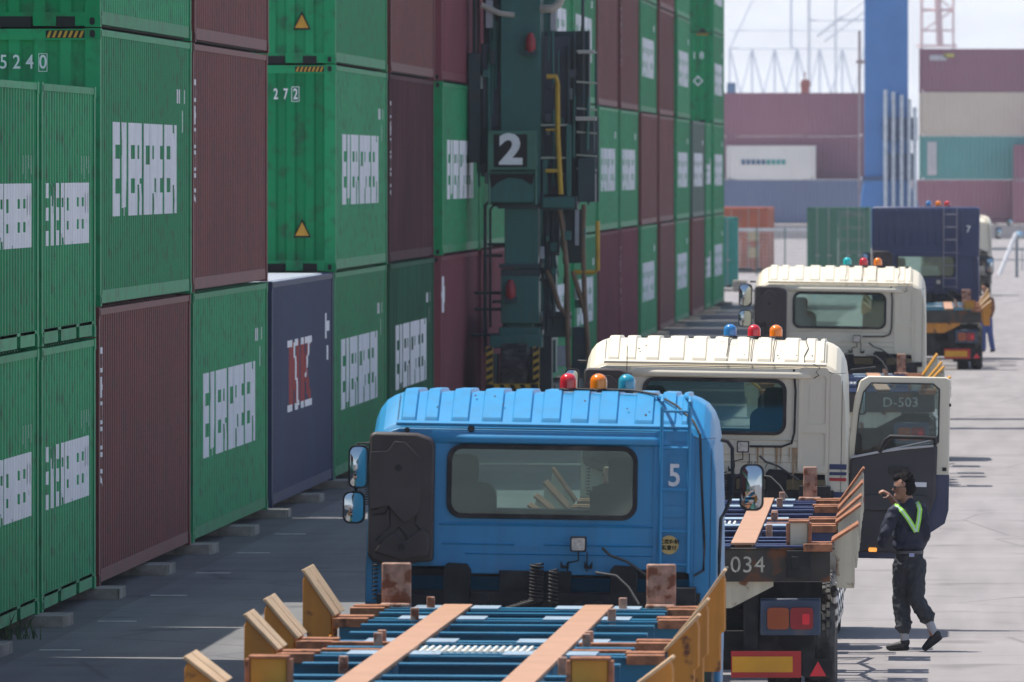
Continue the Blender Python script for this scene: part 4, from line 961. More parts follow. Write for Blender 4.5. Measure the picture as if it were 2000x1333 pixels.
for x, a, b_, r in ((1055, 0, 395, .03), (1108, 90, 380, .035), (1120, 60, 390, .02), (1163, 98, 340, .02), (1148, 60, 400, .02), (946, 400, 690, .03), (956, 410, 640, .022), (925, -40, 110, .035), (932, -40, 330, .02), (1137, -40, 320, .03)):
    mb.tube([cp(x, a, .3), cp(x, b_, .3)], r, 8)
mb.tube([cp(946, 402, .3), cp(952, 396, .3), cp(962, 396, .3)], .03, 8); mb.tube([cp(956, 410, .3), cp(962, 402, .3), cp(972, 402, .3)], .022, 8)
mb.split('conduit', CGD, crane, smooth=True)
mb = MB()
for y, x0, x1 in ((573, 925, 980), (605, 925, 982), (655, 918, 985), (500, 945, 980), (547, 1050, 1075), (620, 1075, 1115), (478, 950, 985), (590, 960, 980)): mb.tube([cp(x0, y, .3), cp(x1, y, .3)], .028, 6)
mb.split('bracket', CGD, crane, smooth=True)
mb = MB()                                                          # caged ladder and handrails at right
for y in (100, 160, 212, 258, 303, 330): mb.tube([cp(1125, y, .2), cp(1165, y + 3, .2)], .018, 6)
for y in (245, 309): mb.tube([cp(1056, y, 0), cp(1110, y, 0)], .02, 6)
mb.split('handrail', mat('pale_rail', (.42, .44, .36), .5), crane, smooth=True)
mb = MB(); cb(mb, 1124, 228, 1164, 236, .0, .5); cb(mb, 1128, 98, 1160, 105, 0, .4); mb.split('platform', mat('pale_platform', (.42, .42, .38), .6), crane, bevel=.005)
cbuild('cabinet', CGD, [(1128, 310, 1162, 395, .1, .7), (1132, 236, 1160, 300, .2, .6), (1056, 384, 1128, 410, -.1, .5), (1126, 60, 1150, 228, .4, .7)])
cbuild('cabinet_face', CG, [(1060, 386, 1122, 406, -.12, -.1), (1060, 312, 1070, 380, -.02, .1), (1106, 244, 1116, 392, -.05, .1)])
mb = MB(); mb.tube([cp(1068, 150, -.1), cp(1086, 150, -.1), cp(1089, 162, -.1), cp(1090, 265, -.1), cp(1096, 380, -.1)], .045, 8)
mb.tube([cp(1066, 334, -.1), cp(1092, 334, -.1)], .035, 8); mb.tube([cp(1066, 254, -.1), cp(1088, 254, -.1)], .02, 8)
mb.tube([cp(1120, 532, .1), cp(1160, 532, .1), cp(1167, 528, .1), cp(1167, 432, .1)], .04, 8); mb.split('safety_rail', CYEL, crane, smooth=True)
mb = MB()
for P in ([(1092, 408), (1098, 440), (1106, 520), (1108, 640), (1112, 760), (1110, 830)], [(1140, 400), (1138, 470), (1142, 600), (1150, 700), (1150, 830)], [(1068, 528), (1080, 560), (1092, 600), (1108, 620)], [(1118, 530), (1130, 570), (1142, 610)]):
    mb.tube([cp(x, y, .1) for x, y in P], .045, 8)
mb.split('brace', CBR, crane, smooth=True)
random.seed(11); mb = MB()
for i in range(14):
    x = random.uniform(1058, 1100); a = random.uniform(405, 440); b_ = random.uniform(520, 650)
    mb.tube([cp(x, a, .4), cp(x + random.uniform(-8, 8), (a + b_) / 2, .35), cp(x + random.uniform(-6, 12), b_, .4)], random.uniform(.012, .03), 6)
mb.split('cable_bundle', CGD, crane, smooth=True)
cbuild('hydraulic_box', CGD, [(1058, 410, 1090, 500, .5, .9), (1096, 410, 1138, 515, .6, .9), (1116, 640, 1144, 740, .3, .9), (1060, 610, 1112, 660, .4, .9), (1050, 655, 1075, 770, .5, 1.0)])
cbuild('pale_tank', mat('pale_tank', (.36, .38, .42), .6, var=.2), [(1122, 410, 1130, 480, .1, .2), (1088, 676, 1106, 716, .1, .3), (1054, 482, 1062, 506, .1, .2), (1074, 10, 1086, 60, .1, .2), (948, 0, 962, 55, .1, .2)])
mb = MB(); mb.tube([cp(1056, 18, 0), cp(1080, 17, -.05), cp(1092, 8, -.05), cp(1100, -10, 0)], .07, 10); mb.tube([cp(940, 10, 0), cp(975, 26, 0), cp(1005, 30, 0)], .05, 8); mb.split('pipe', mat('pale_pipe', (.45, .42, .36), .5, var=.3, vs=4), crane, smooth=True)
for (x, y) in ((1037, 78), (998, 560)):
    o = MB(); o.lathe([(.05, 0), (.09, .05), (.09, .22), (.04, .34)], cp(x, y + 25, -.15), 'z', 14); q = o.build('warning_horn', mat('faded_red', (.30, .02, .03), .4), crane, smooth=True)
    o = MB(); cb(o, x - 12, y + 20, x + 12, y + 30, -.2, 0); o.build('horn_bracket', CGD, q)
random.seed(17)
for i in range(26):                                                 # junction boxes, brackets and clamps
    x, y = random.choice([(random.uniform(1060, 1122), random.uniform(80, 380)), (random.uniform(922, 975), random.uniform(95, 340)), (random.uniform(1060, 1140), random.uniform(412, 620))])
    w, h_ = random.uniform(4, 13), random.uniform(5, 28); o = MB(); dd = random.uniform(.05, .4); cb(o, x, y, x + w, y + h_, dd - .05, dd + .25)
    o.build('fitting', random.choice([CGD, CG, CGREY, CG, CGL, mat('pale_fitting', (.30, .33, .32), .6)]), crane, bevel=.01)
mb = MB()
for i in range(16):
    x = random.choice([random.uniform(1060, 1160), random.uniform(920, 974)]); a_ = random.uniform(-20, 250); mb.tube([cp(x, a_, .15), cp(x + random.uniform(-3, 3), a_ + random.uniform(80, 190), .15)], random.uniform(.012, .035), 6)
mb.split('thin_pipe', CG, crane)
cbuild('rear_panel', CGD, [(1058, 60, 1128, 400, .9, 1.0), (1126, 230, 1166, 395, .85, .95), (940, -60, 980, 100, .8, .9)])
# bogie with wheel and striped bumper
bg_ = MB(); cb(bg_, 958, 655, 1060, 680, -.3, 1.4); cb(bg_, 975, 640, 1055, 660, -.1, 1.0); bg_.build('bogie_beam', CG, crane, bevel=.02)
for yy in (-.15, 1.5, 3.0):
    wheel(crane, X_(1008, SC) - cx0, yy, .72, .5, rim=CGD)
bp = MB(); cb(bp, 955, 748, 1056, 772, -1.0, -.9); cb(bp, 955, 676, 968, 772, -1.0, -.9); cb(bp, 1046, 676, 1058, 772, -1.0, -.9)
bpo = bp.build('bumper', CYEL, crane)
st = MB()
def para(x0, x1, y0, y1, sk): st.add([cp(x0, y1, -1.004), cp(x1, y1, -1.004), cp(x1 + sk, y0, -1.004), cp(x0 + sk, y0, -1.004)], [(0, 1, 2, 3)])
for i in range(5): st.add([cp(960 + i * 20, 749, -1.004), cp(969 + i * 20, 749, -1.004), cp(979 + i * 20, 771, -1.004), cp(970 + i * 20, 771, -1.004)], [(0, 1, 2, 3)])
for i in range(5):
    y = 680 + i * 15
    for a, b_ in ((955.5, 967.5), (1046.5, 1057.5)): st.add([cp(a, y + 8, -1.004), cp(a, y, -1.004), cp(b_, y - 6, -1.004), cp(b_, y + 2, -1.004)], [(0, 1, 2, 3)])
st.split('bumper_stripe', BLACK, bpo)
cbuild('wheel_guard', CGD, [(968, 690, 976, 760, -.9, -.2), (1040, 690, 1047, 760, -.9, -.2)])
# the portal above: beams, far leg pair (above and beyond the picture)
pt = MB(); pt.box(-.35, .35, .0, .9, Z_(-180, SC), 20.0)
pt.box(-.8, 14.5, -.4, .6, 18.6, 20.0); pt.box(-.8, 14.5, 6.4, 7.4, 18.6, 20.0); pt.box(-.35, .35, 6.4, 7.2, .8, 20); pt.box(-.35, .35, .9, 6.4, 1.4, 1.9)
pt.box(13.8, 14.5, 0, .8, 1.4, 18.6); pt.box(13.8, 14.5, 6.4, 7.2, 1.4, 18.6); pt.box(13.8, 14.5, .8, 6.4, 1.4, 1.9); pt.build('portal_frame', CG, crane)
for x in (0, 14.15):
    wheel(crane, x, 6.8, .72, .5, rim=CGD)
wheel(crane, 14.15, .4, .72, .5, rim=CGD)
# ---- far background ----
S3 = 29.7; Y3 = F / S3
far_M = mat('far_maroon', (.27, .12, .16), .6, var=.05, vs=.3); far_B = mat('far_slate', (.12, .16, .26), .6, var=.05, vs=.3)  # distance haze is partly mixed into these paler far colours
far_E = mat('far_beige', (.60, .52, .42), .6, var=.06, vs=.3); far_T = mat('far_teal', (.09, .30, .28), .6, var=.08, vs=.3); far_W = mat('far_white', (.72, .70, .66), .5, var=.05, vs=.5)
ZP = Z_(437, S3)
qp = MB().box(-140, 90, Y3 - 9, Y3 + 60, 0.004, ZP - .01).build('quay_platform', mat('pale_concrete', (.42, .38, .36), .9, var=.1), bevel=0); qp['kind'] = 'structure'
def fcont(x, tier, m, lab, h=2.87, L=12.19, key='far40', dy=0.0, txt=None, s=S3):
    t = container(key, L, h, m, (X_(x, s), F / s + dy, ZP + tier * 2.875), lab, None, group='containers stacked on the far quay', rz=R(-90), hazard=False); return t
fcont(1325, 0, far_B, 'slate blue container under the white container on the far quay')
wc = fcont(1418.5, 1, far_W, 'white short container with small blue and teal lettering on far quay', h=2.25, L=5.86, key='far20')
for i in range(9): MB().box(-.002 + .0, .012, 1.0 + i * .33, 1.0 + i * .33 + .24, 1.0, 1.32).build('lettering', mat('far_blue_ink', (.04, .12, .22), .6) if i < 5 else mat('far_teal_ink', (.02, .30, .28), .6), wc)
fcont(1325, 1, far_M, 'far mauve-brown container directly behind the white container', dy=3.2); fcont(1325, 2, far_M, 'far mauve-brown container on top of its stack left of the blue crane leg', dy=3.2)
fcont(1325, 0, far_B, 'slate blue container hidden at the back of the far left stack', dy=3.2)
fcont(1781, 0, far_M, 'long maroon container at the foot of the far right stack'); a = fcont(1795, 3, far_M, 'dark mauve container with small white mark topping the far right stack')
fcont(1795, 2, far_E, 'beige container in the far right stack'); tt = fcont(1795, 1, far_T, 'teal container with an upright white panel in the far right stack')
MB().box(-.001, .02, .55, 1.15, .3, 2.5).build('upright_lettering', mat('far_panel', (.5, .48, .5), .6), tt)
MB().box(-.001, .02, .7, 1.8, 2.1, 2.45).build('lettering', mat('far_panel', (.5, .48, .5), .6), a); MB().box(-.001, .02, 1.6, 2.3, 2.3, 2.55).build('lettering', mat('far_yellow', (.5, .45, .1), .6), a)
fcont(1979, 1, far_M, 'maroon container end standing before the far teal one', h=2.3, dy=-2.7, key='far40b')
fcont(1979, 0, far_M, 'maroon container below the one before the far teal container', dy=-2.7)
# blue quay crane leg
SQ = 34.0; YQ = F / SQ; q = empty('quay_crane', (X_(1731, SQ), YQ, 0), 0, label='tall blue quay crane leg with silver pipes clamped to its side', cat='crane'); qx = X_(1731, SQ)
QB = mat('quay_crane_blue', (.06, .21, .50), .5, var=.08, vs=.6); QS = mat('silver_pipe', (.50, .55, .60), .35, metal=.5, var=.15)
def qb(m_, x0, y0, x1, y1, d0, d1): m_.box(X_(x0, SQ) - qx, X_(x1, SQ) - qx, d0, d1, Z_(y1, SQ), Z_(y0, SQ))
m_ = MB(); qb(m_, 1688, -60, 1773, 352, 0, 3); m_.prism([(X_(x, SQ) - qx, Z_(y, SQ)) for x, y in ((1688, 352), (1773, 352), (1792, 395), (1802, 484), (1676, 484), (1682, 380))], -.2, 3.2); m_.build('leg', QB, q, bevel=.05)
m_ = MB()
for i, (x, y) in enumerate(((1730, 176), (1745, 180), (1761, 186), (1776, 194), (1787, 210))): m_.tube([(X_(x, SQ) - qx, -.5, Z_(y, SQ)), (X_(x, SQ) - qx, -.5, Z_(440, SQ))], .12, 8)
m_.build('pipe', QS, q, smooth=True)
m_ = MB(); qb(m_, 1724, 230, 1792, 275, -.35, 0); qb(m_, 1726, 300, 1790, 352, -.35, 0); qb(m_, 1684, 345, 1722, 352, -.3, 0); m_.build('pipe_rack', mat('rack_navy', (.05, .10, .2), .6), q)
m_ = MB(); qb(m_, 1676, 60, 1681, 440, .2, .5); qb(m_, 1672, 118, 1690, 124, 0, .8); m_.build('side_mast', mat('pinkish_mast', (.40, .30, .30), .6), q)
# faint harbour cranes beyond
def lattice(name, lab, s, segs, m):
    o = MB(); 
    for (x0, y0, x1, y1, wpx) in segs:
        o.tube([(X_(x0, s), F / s, Z_(y0, s)), (X_(x1, s), F / s, Z_(y1, s))], wpx / s / 2, 6)
    o = o.build(name, m); tag(o, lab, 'crane', 'harbour cranes fading in the haze'); return o
LB = mat('hazed_crane_steel', (.74, .79, .86), .6); LP = mat('hazed_crane_red', (.68, .42, .40), .6);  # harbour crane colours carry the haze: paled towards the sky
SL = 10.0
seg = [(1800, -40, 1800, 350, 6), (1862, -40, 1862, 350, 5), (1800, 20, 1862, 20, 6), (1800, 60, 1862, 60, 4), (1800, 62, 1862, 20, 3), (1830, -40, 1836, 90, 14), (1790, 90, 1870, 90, 5), (1800, -30, 1862, 20, 3)]
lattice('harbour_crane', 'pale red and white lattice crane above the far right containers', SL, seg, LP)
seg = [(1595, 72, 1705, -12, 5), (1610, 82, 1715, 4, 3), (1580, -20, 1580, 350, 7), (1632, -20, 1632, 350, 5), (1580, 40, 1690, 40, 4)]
lattice('harbour_crane', 'faint white crane boom sloping up behind the blue crane leg', SL * .9, seg, mat('hazed_crane_white', (.82, .84, .86), .6))
seg = []
for i in range(6):
    x = 1425 + i * 44; seg += [(x, 95, x + 22, 185, 3), (x + 44, 95, x + 22, 185, 3), (x, 95, x + 44, 95, 3), (x, 95, x, 350, 4)]
seg += [(1425, 60, 1690, 60, 2.5), (1470, 0, 1425, 95, 3), (1545, -20, 1545, 95, 5)]
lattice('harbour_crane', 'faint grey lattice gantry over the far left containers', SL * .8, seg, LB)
o = MB(); s = 24.0; o.box(X_(1564, s), X_(1580, s), F / s, F / s + 2, Z_(184, s), Z_(168, s)); o.prism([(X_(1562, s), Z_(168, s)), (X_(1583, s), Z_(168, s)), (X_(1580, s), Z_(156, s)), (X_(1566, s), Z_(156, s))], F / s - .2, F / s + 2.2); o.box(X_(1569, s), X_(1576, s), F / s + .5, F / s + 1.5, 0, Z_(184, s)); o.box(X_(1571, s), X_(1573, s), F / s + .5, F / s + .6, Z_(156, s), Z_(140, s))
tag(o.build('control_cabin', mat('cabin_red', (.42, .12, .10), .6)), 'small red roofed cabin peeking over the far left containers', 'cabin')
o = MB(); o.box(X_(1420, s), X_(1436, s), F / s, F / s + 2, 0, Z_(162, s)); tag(o.build('control_cabin', mat('cabin_blue', (.12, .22, .36), .6)), 'small blue cabin beside the tall green stack on the far quay', 'cabin')

# middle distance
tc = container('doors_teal', 6.06, 2.591, mat('teal_container_paint', (.02, .24, .20), .5, var=.1), (X_(1442, 53), F / 53, PAD), 'bright teal container at ground level past the end of the row', None, doors=True, hazard=False, rz=R(2.0))
oc = container('doors_orange', 12.19, 2.72, mat('orange_container_paint', (.42, .11, .05), .6, var=.2, vs=1, rust=.3, rs=2), (X_(1500, 45), F / 45, .1), 'weathered orange container with closed doors past the teal one', None, doors=True, hazard=False)
for i in range(2):
    for j in range(2): MB().box(-.9 - i * 1.05, -.42 - i * 1.05, -.006, .02, .55 + j * .75, 1.0 + j * .75).build('faded_patch', mat('faded_yellow', (.5, .38, .2), .7), oc)
gc = container('doors_green', 6.06, 2.896, mat('bottle_green_paint', (.035, .15, .09), .5, var=.12, vs=.8), (X_(1698, 50), F / 50, .1), 'bottle green container with closed doors left of the navy truck', None, doors=True, hazard=False)
MB().box(-1.16, -.10, .02, .027, .3, 2.75).build('grey_door_panel', mat('grey_green_door', (.10, .17, .13), .6, var=.3, vs=3), gc)
# mesh fence, barrier
f_ = empty('mesh_fence', (X_(1550, 46), F / 46, 0), 0, label='low pale mesh fence between the orange and green containers', cat='fence')
m_ = MB()
for i in range(-1, 4): m_.box(-1.6 + i * 1.2, -1.54 + i * 1.2, -.03, .03, 0, 2.0)
m_.build('post', mat('fence_green', (.12, .2, .18), .6), f_)
m_ = MB()
for i in range(12): m_.box(-2.8, 2.2, -.012, .012, .15 + i * .16, .165 + i * .16)
for i in range(34): m_.box(-2.8 + i * .15, -2.785 + i * .15, -.01, .01, .1, 2.0)
m_.box(-2.8, 2.2, -.02, .02, 1.85, 2.0); m_.build('mesh', mat('fence_white', (.6, .6, .58), .6), f_)
b_ = empty('barrier_gate', (X_(1986, 47), F / 47, 0), 0, label='slanted white barrier arm on a grey post at the right edge', cat='barrier')
MB().box(-.06, .06, -.05, .05, 0, 1.9).build('post', mat('barrier_grey', (.2, .24, .26), .6), b_, bevel=.01)
MB().tube([(-.02, -.1, 1.85), (-.72, -.1, .12)], .085, 8).build('arm', mat('barrier_white', (.8, .8, .8), .5), b_, smooth=True)
MB().lathe([(.1, 0), (.16, .06), (.12, .22)], (.12, 0, 1.7), 'z', 12).build('lamp', mat('barrier_lamp', (.35, .55, .7), .4), b_, smooth=True)
rl_ = empty('road_railing', (X_(1960, 44), F / 44, 0), 0, label='low grey railing across the yard behind the barrier', cat='fence')
m_ = MB()
for i in range(14): m_.box(-2 + i * 1.4, -1.95 + i * 1.4, -.03, .03, 0, 1.0)
m_.build('post', mat('rail_post', (.3, .33, .33), .6), rl_)
m_ = MB(); m_.box(-2, 17, -.02, .02, .9, 1.0); m_.box(-2, 17, -.02, .02, .45, .5); m_.build('rail', mat('rail_post', (.3, .33, .33), .6), rl_)
o = MB().box(X_(1418, 53) + .3, X_(1440, 53) + .4, F / 53 - 2.2, F / 53 - 1.2, 0, .42).build('concrete_block', CONC, bevel=.03); tag(o, 'pale concrete block on the ground before the teal container', 'concrete block')
# weeds at the left edge
random.seed(21); m_ = MB()
for i in range(70):
    x, y = random.gauss(0, .16), random.gauss(0, .14); a = random.uniform(0, 6.28); h = random.uniform(.06, .26); l = random.uniform(.02, .12); w_ = .006
    m_.add([(x - w_, y, 0), (x + w_, y, 0), (x + l * .5 * math.cos(a) + w_ * .7, y + l * .5 * math.sin(a), h * .7), (x + l * math.cos(a), y + l * math.sin(a), h)], [(0, 1, 2), (0, 2, 3)])
o = m_.build('weed', mat('weed_green', (.05, .10, .03), .7, var=.4, vs=20), loc=(X_(8, 206), F / 206, .008)); tag(o, 'small clump of weeds by the pavement at the left edge', 'plant')

# ---- people ----
SKIN = mat('skin', (.36, .19, .13), .55, var=.06); HAIR = mat('dark_hair', (.009, .007, .007), .9, var=.4, vs=30, spec=.15)
def limb(mb, a, b, ra, rb, n=14, k=6):
    """tapered capsule between two joints"""
    a, b = Vector(a), Vector(b); d = b - a
    path = []; rr = []
    u = d.normalized() if d.length > 1e-6 else Vector((0, 0, 1))
    for i in range(4): q = R(90 * i / 3.999); path.append(a - u * ra * math.cos(q)); rr.append(max(.002, ra * math.sin(q)))
    for i in range(1, k): t = i / k; path.append(a.lerp(b, t)); rr.append(ra + (rb - ra) * t)
    for i in range(3, -1, -1): q = R(90 * i / 3.999); path.append(b + u * rb * math.cos(q)); rr.append(max(.002, rb * math.sin(q)))
    mb.tube(path, rr, n); return mb
def ell(mb, c, rx, ry, rz, n=18, m=10, rot=None):
    vs = []
    for i in range(m + 1):
        a = math.pi * i / m
        for j in range(n):
            q = 2 * math.pi * j / n; v = Vector((rx * math.sin(a) * math.cos(q), ry * math.sin(a) * math.sin(q), rz * math.cos(a)))
            if rot: v.rotate(rot)
            vs.append(Vector(c) + v)
    fs = [(i * n + j, i * n + (j + 1) % n, (i + 1) * n + (j + 1) % n, (i + 1) * n + j) for i in range(m) for j in range(n)]
    mb.add(vs, fs); return mb
def skin(mb, name, m, parent, vox=.009, sm=6, disp=0.0, ds=.08):
    o = mb.build(name, m, parent)
    r = o.modifiers.new('remesh', 'REMESH'); r.mode = 'VOXEL'; r.voxel_size = vox; r.use_smooth_shade = True
    s = o.modifiers.new('smooth', 'SMOOTH'); s.iterations = sm; s.factor = .5
    if disp:
        t = bpy.data.textures.new(name + '_folds', 'CLOUDS'); t.noise_scale = ds; t.noise_depth = 2
        d = o.modifiers.new('folds', 'DISPLACE'); d.texture = t; d.strength = disp; d.mid_level = .5
    return o
from mathutils import Euler
SP = 211.0
p = empty('person', (X_(1778, SP), F / SP, 0), 0, label='person in dark navy work clothes with yellow-green reflective V, hand raised', cat='person')
def P_(x, y, d=0.0): return ((x - 1778) / SP, d, (1278 - y) / SP)
# head looking left, seen from behind-right; body surface: head, neck, hands, ankles
b = MB()
ell(b, P_(1764, 955), .083, .10, .115); limb(b, P_(1762, 968), P_(1754, 975, -.01), .058, .040)      # skull, jaw
ell(b, P_(1747, 962, -.0), .017, .013, .022); ell(b, P_(1743.5, 964), .012, .011, .010)               # nose
ell(b, P_(1748, 973), .012, .02, .008); ell(b, P_(1749, 978), .014, .02, .012)                         # lips, chin
ell(b, P_(1768, 962, -.088), .016, .012, .030)                                                        # ear
limb(b, P_(1769, 975, .01), P_(1776, 1000, .01), .058, .062)                                           # neck
# raised left hand with fingers
W0 = Vector(P_(1751, 996, .16)); W1 = Vector(P_(1738, 978, .12))
limb(b, W0, W1, .032, .026); ell(b, P_(1734, 973, .115), .032, .040, .020, rot=Euler((0, R(35), 0)))
for dy_, pts_ in ((-.030, [(1731, 970), (1725, 967), (1720, 969), (1718, 972)]), (-.010, [(1731, 968), (1724, 965), (1718, 967), (1716, 971)]), (.010, [(1731, 969), (1724, 966), (1719, 968), (1717, 972)]), (.028, [(1732, 971), (1726, 969), (1722, 971), (1720, 974)]), (-.045, [(1735, 976), (1730, 979), (1725, 979)])):
    q = [Vector(P_(x, y, .115 + dy_)) for x, y in pts_]
    for i in range(len(q) - 1): limb(b, q[i], q[i + 1], .0105 - i * .001, .0095 - i * .001, n=8, k=2)
limb(b, P_(1767, 1245, .02), P_(1766, 1262, .02), .038, .036); limb(b, P_(1815, 1218, -.02), P_(1822, 1245, -.03), .038, .034)
limb(b, P_(1776, 1000, .01), P_(1777, 1080), .06, .085); limb(b, P_(1777, 1080), P_(1777, 1105), .085, .085)     # trunk and limbs under the clothes
limb(b, P_(1770, 1008, .02), P_(1730, 1040, .14), .04, .036); limb(b, P_(1730, 1040, .14), W0, .034, .032)
limb(b, P_(1764, 1108, .03), P_(1760, 1180, .05), .07, .05); limb(b, P_(1760, 1180, .05), P_(1767, 1245, .02), .05, .036)
limb(b, P_(1790, 1108, -.02), P_(1789, 1175, -.06), .07, .05); limb(b, P_(1789, 1175, -.06), P_(1815, 1218, -.02), .05, .036)
skin(b, 'body', SKIN, p, vox=.007, sm=3)
h = MB(); ell(h, P_(1768.5, 948, .004), .085, .098, .100); ell(h, P_(1774, 960, -.004), .074, .098, .074); ell(h, P_(1757, 940), .062, .076, .044)
random.seed(8)
for i in range(110):
    a, e_ = random.uniform(0, 6.28), random.uniform(-.35, 1.5); c = Vector(P_(1768, 950)); d_ = Vector((math.cos(a) * math.cos(e_) * .090, math.sin(a) * math.cos(e_) * .102, math.sin(e_) * .112))
    if d_.x < -.045 and d_.z < .06: continue
    if d_.x < .0 and d_.z < -.01: continue
    limb(h, c + d_ * .9, c + d_ * random.uniform(1.0, 1.09) + Vector((random.uniform(-.014, .008), random.uniform(-.01, .01), random.uniform(-.008, .008))), .012, .004, n=5, k=2)
skin(h, 'hair', HAIR, p, vox=.0055, sm=1)
g_ = MB(); g_.tube([P_(1768, 957, -.095), P_(1752, 957, -.088), P_(1747, 958, -.05)], .005, 6); g_.box(*[P_(1745, 0)[0], P_(1749, 0)[0]], -.08, -.012, P_(0, 962)[2], P_(0, 955)[2]); g_.box(*[P_(1745, 0)[0], P_(1749, 0)[0]], .012, .08, P_(0, 962)[2], P_(0, 955)[2]); g_.build('glasses', RUBBER, p)
j = MB()                                                       # jacket
JN = mat('navy_jacket', (.016, .020, .040), .75, var=.2, vs=6)
ell(j, P_(1774, 1020), .148, .118, .16); ell(j, P_(1776, 1050), .160, .125, .16); ell(j, P_(1775, 1070), .155, .130, .07)
limb(j, P_(1752, 1003, .03), P_(1798, 1001, -.02), .062, .062); limb(j, P_(1774, 990), P_(1776, 1004), .062, .078)
limb(j, P_(1749, 1006, .06), P_(1730, 1040, .14), .066, .056); limb(j, P_(1730, 1040, .14), P_(1750, 998, .17), .054, .042)   # far arm folded up to the face
limb(j, P_(1745, 1008, -.08), P_(1731, 1044, -.12), .064, .055); limb(j, P_(1731, 1044, -.12), P_(1722, 1068, -.02), .052, .045)
limb(j, P_(1801, 1006, -.03), P_(1808, 1052, -.03), .058, .05); limb(j, P_(1808, 1052, -.03), P_(1796, 1078, .10), .048, .04)
skin(j, 'jacket', JN, p, vox=.010, sm=3, disp=.034, ds=.055)
t_ = MB(); TR = mat('charcoal_trousers', (.032, .036, .044), .8, var=.2, vs=5)
ell(t_, P_(1777, 1092), .128, .115, .085); ell(t_, P_(1776, 1110), .135, .12, .075)
limb(t_, P_(1764, 1108, .03), P_(1760, 1180, .05), .098, .082); limb(t_, P_(1760, 1180, .05), P_(1765, 1232, .02), .082, .070)
limb(t_, P_(1790, 1108, -.02), P_(1789, 1175, -.06), .094, .078); limb(t_, P_(1789, 1175, -.06), P_(1812, 1213, -.02), .078, .066)
for (x, y, d_) in ((1764, 1232, .02), (1766, 1222, .02), (1761, 1204, .04)): ell(t_, P_(x, y, d_), .080, .076, .022)
for (x, y, d_) in ((1812, 1213, -.02), (1806, 1205, -.03), (1799, 1194, -.05)): ell(t_, P_(x, y, d_), .076, .070, .022, rot=Euler((0, R(-30), 0)))
skin(t_, 'trousers', TR, p, vox=.010, sm=3, disp=.034, ds=.05)
bl = MB(); bl.lathe([(.132, 0), (.134, .03)], P_(1776, 1088), 'z', 24); blo = bl.build('belt', mat('grey_belt', (.09, .09, .10), .6), p, smooth=True); blo.scale = (1, .93, 1)
MB().box(P_(1776, 0)[0], P_(1786, 0)[0], -.132, -.126, P_(0, 1093)[2], P_(0, 1086)[2]).build('belt_label', mat('pale_blue_label', (.4, .42, .65), .6), p)
sk = MB(); limb(sk, P_(1765, 1236, .02), P_(1768, 1262, .02), .043, .040); limb(sk, P_(1812, 1214, -.02), P_(1824, 1242, -.03), .043, .040); skin(sk, 'socks', mat('grey_socks', (.40, .40, .43), .85, var=.1), p, vox=.009, sm=2)
sh = MB()
limb(sh, P_(1736, 1270.5, .01), P_(1766, 1266, .02), .028, .042); ell(sh, P_(1768, 1261, .02), .045, .045, .045); limb(sh, P_(1738, 1273.5, .01), P_(1772, 1273, .02), .022, .022)
limb(sh, P_(1806, 1271, -.03), P_(1826, 1250, -.03), .028, .042); ell(sh, P_(1829, 1246, -.03), .045, .045, .045); limb(sh, P_(1808, 1274, -.03), P_(1836, 1252, -.03), .020, .024)
skin(sh, 'shoes', mat('black_shoes', (.02, .02, .022), .6, var=.3), p, vox=.008, sm=2)
# reflective V over the back: bands lying on the jacket
VG = mat('fluorescent_band', (.42, .90, .08), .5, var=.05); VS = mat('silver_band', (.62, .80, .68), .4)
def band(pts_, w, m, nm, lift=0.0):
    vs = []
    for i, (x, y, d_) in enumerate(pts_):
        c = Vector(P_(x, y, d_ - lift)); a = Vector(P_(*pts_[max(0, i - 1)])); e = Vector(P_(*pts_[min(len(pts_) - 1, i + 1)])); t = (e - a).normalized(); n_ = t.cross(Vector((0, -1, 0))).normalized()
        if i in (0, len(pts_) - 1) and i == 0: n_ = t.cross(Vector((0, -1, 0))).normalized()
        for k in (-1, 1): vs += [c + n_ * w / 2 * k, c + n_ * w / 2 * k + Vector((0, .008, 0))]
    q = MB(); n = len(pts_); f = []
    for i in range(n - 1):
        a = i * 4; e = a + 4; f += [(a, a + 2, e + 2, e), (a + 1, e + 1, e + 3, a + 3), (a, e, e + 1, a + 1), (a + 2, a + 3, e + 3, e + 2)]
    f += [(0, 1, 3, 2), (4 * n - 4, 4 * n - 2, 4 * n - 1, 4 * n - 3)]
    q.add(vs, f); return q.build(nm, m, p)
for nm, pp in (('a', [(1747, 994, -.03), (1753, 995, -.085), (1762, 1003, -.118), (1775, 1020, -.135), (1790, 1044, -.138)]), ('b', [(1790, 987, -.03), (1794, 992, -.08), (1797, 1001, -.112), (1795, 1020, -.130), (1790, 1044, -.138)])):
    band(pp, .044, VG, 'reflective_band'); band(pp, .016, VS, 'reflective_stripe', lift=.004)

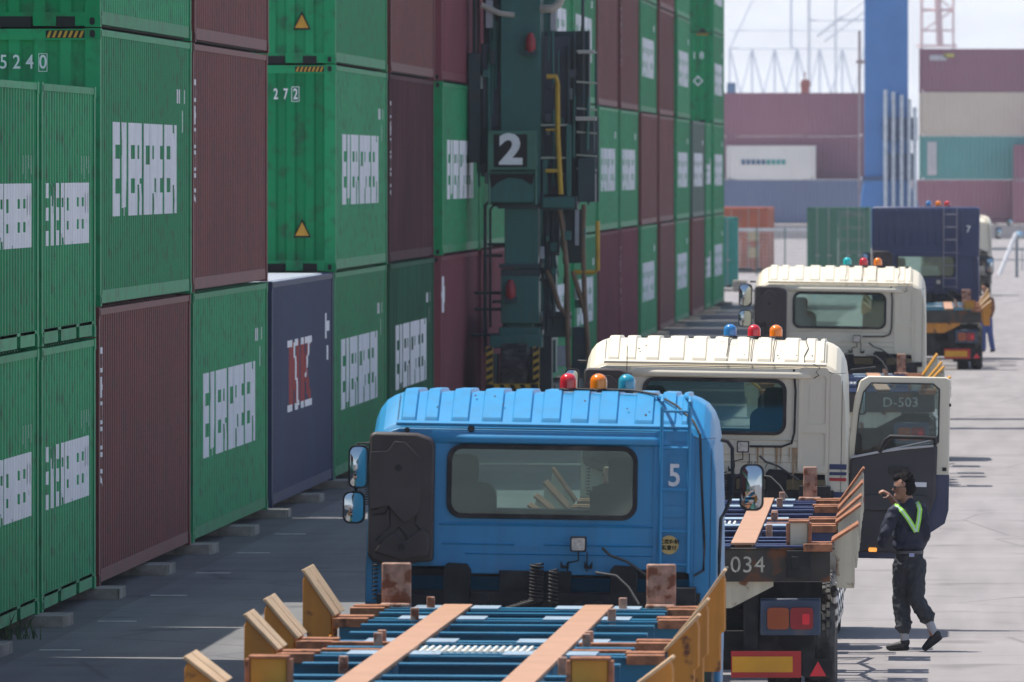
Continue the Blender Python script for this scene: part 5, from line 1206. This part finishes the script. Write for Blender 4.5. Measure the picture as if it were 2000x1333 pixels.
SP2 = 80.0; p2 = empty('person', (X_(1926, SP2), F / SP2, 0), 0, label='far person in blue trousers and brown top behind the navy truck trailer', cat='person')
def Q_(x, y, d=0.0): return ((x - 1926) / SP2, d, (691 - y) / SP2)
b = MB(); ell(b, Q_(1924, 564), .085, .1, .12); limb(b, Q_(1924, 572), Q_(1925, 582), .055, .06); 
for i in range(4): limb(b, Q_(1909, 618 + i, -.1), Q_(1906, 622 + i, -.12), .011, .009, n=6, k=2)
limb(b, Q_(1911, 614, -.1), Q_(1908, 619, -.1), .035, .03); limb(b, Q_(1925, 582), Q_(1926, 624), .06, .09); limb(b, Q_(1920, 590), Q_(1910, 604, -.08), .04, .035); limb(b, Q_(1910, 604, -.08), Q_(1911, 615, -.1), .035, .033); limb(b, Q_(1921, 625), Q_(1920, 655), .07, .05); limb(b, Q_(1920, 655), Q_(1921, 682), .05, .04); limb(b, Q_(1931, 625), Q_(1934, 655), .07, .05); limb(b, Q_(1934, 655), Q_(1939, 682), .05, .04); skin(b, 'body', SKIN, p2, vox=.012, sm=2)
h = MB(); ell(h, Q_(1925, 561, .01), .092, .106, .11); skin(h, 'hair', HAIR, p2, vox=.014, sm=1)
j = MB(); ell(j, Q_(1926, 595), .17, .13, .2); ell(j, Q_(1926, 610), .15, .13, .17); limb(j, Q_(1915, 588, -.03), Q_(1910, 604, -.08), .065, .055); limb(j, Q_(1910, 604, -.08), Q_(1912, 614, -.1), .05, .04); limb(j, Q_(1937, 588), Q_(1940, 606), .065, .05); limb(j, Q_(1940, 606), Q_(1936, 620, -.05), .05, .04)
skin(j, 'jacket', mat('rust_brown_jacket', (.20, .085, .04), .8, var=.3, vs=5), p2, vox=.014, sm=4, disp=.02)
t_ = MB(); ell(t_, Q_(1926, 624), .15, .13, .11); limb(t_, Q_(1921, 625), Q_(1920, 655), .095, .075); limb(t_, Q_(1920, 655), Q_(1921, 684), .075, .06); limb(t_, Q_(1931, 625), Q_(1934, 655), .095, .075); limb(t_, Q_(1934, 655), Q_(1939, 684), .075, .06)
skin(t_, 'trousers', mat('blue_work_trousers', (.06, .095, .26), .8, var=.15, vs=4), p2, vox=.014, sm=4, disp=.015)
sh = MB()
for x in (1920, 1939): limb(sh, Q_(x - 3, 687.5, -.03), Q_(x + 2, 686, .02), .035, .045)
skin(sh, 'shoes', mat('black_shoes', (.02, .02, .022), .6), p2, vox=.012, sm=2)

# ---- haze ----
hm = bpy.data.materials.new('haze'); hm.use_nodes = True; n = hm.node_tree; n.nodes.clear()
ho = n.nodes.new('ShaderNodeOutputMaterial'); pv = n.nodes.new('ShaderNodeVolumePrincipled'); pv.inputs['Density'].default_value = .00016; pv.inputs['Color'].default_value = (.86, .89, .98, 1); pv.inputs['Anisotropy'].default_value = .2
n.links.new(pv.outputs[0], ho.inputs['Volume'])
hz = MB().box(-1500, 1500, -310, 4100, -1.0, 60).build('haze', hm); hz['kind'] = 'stuff'
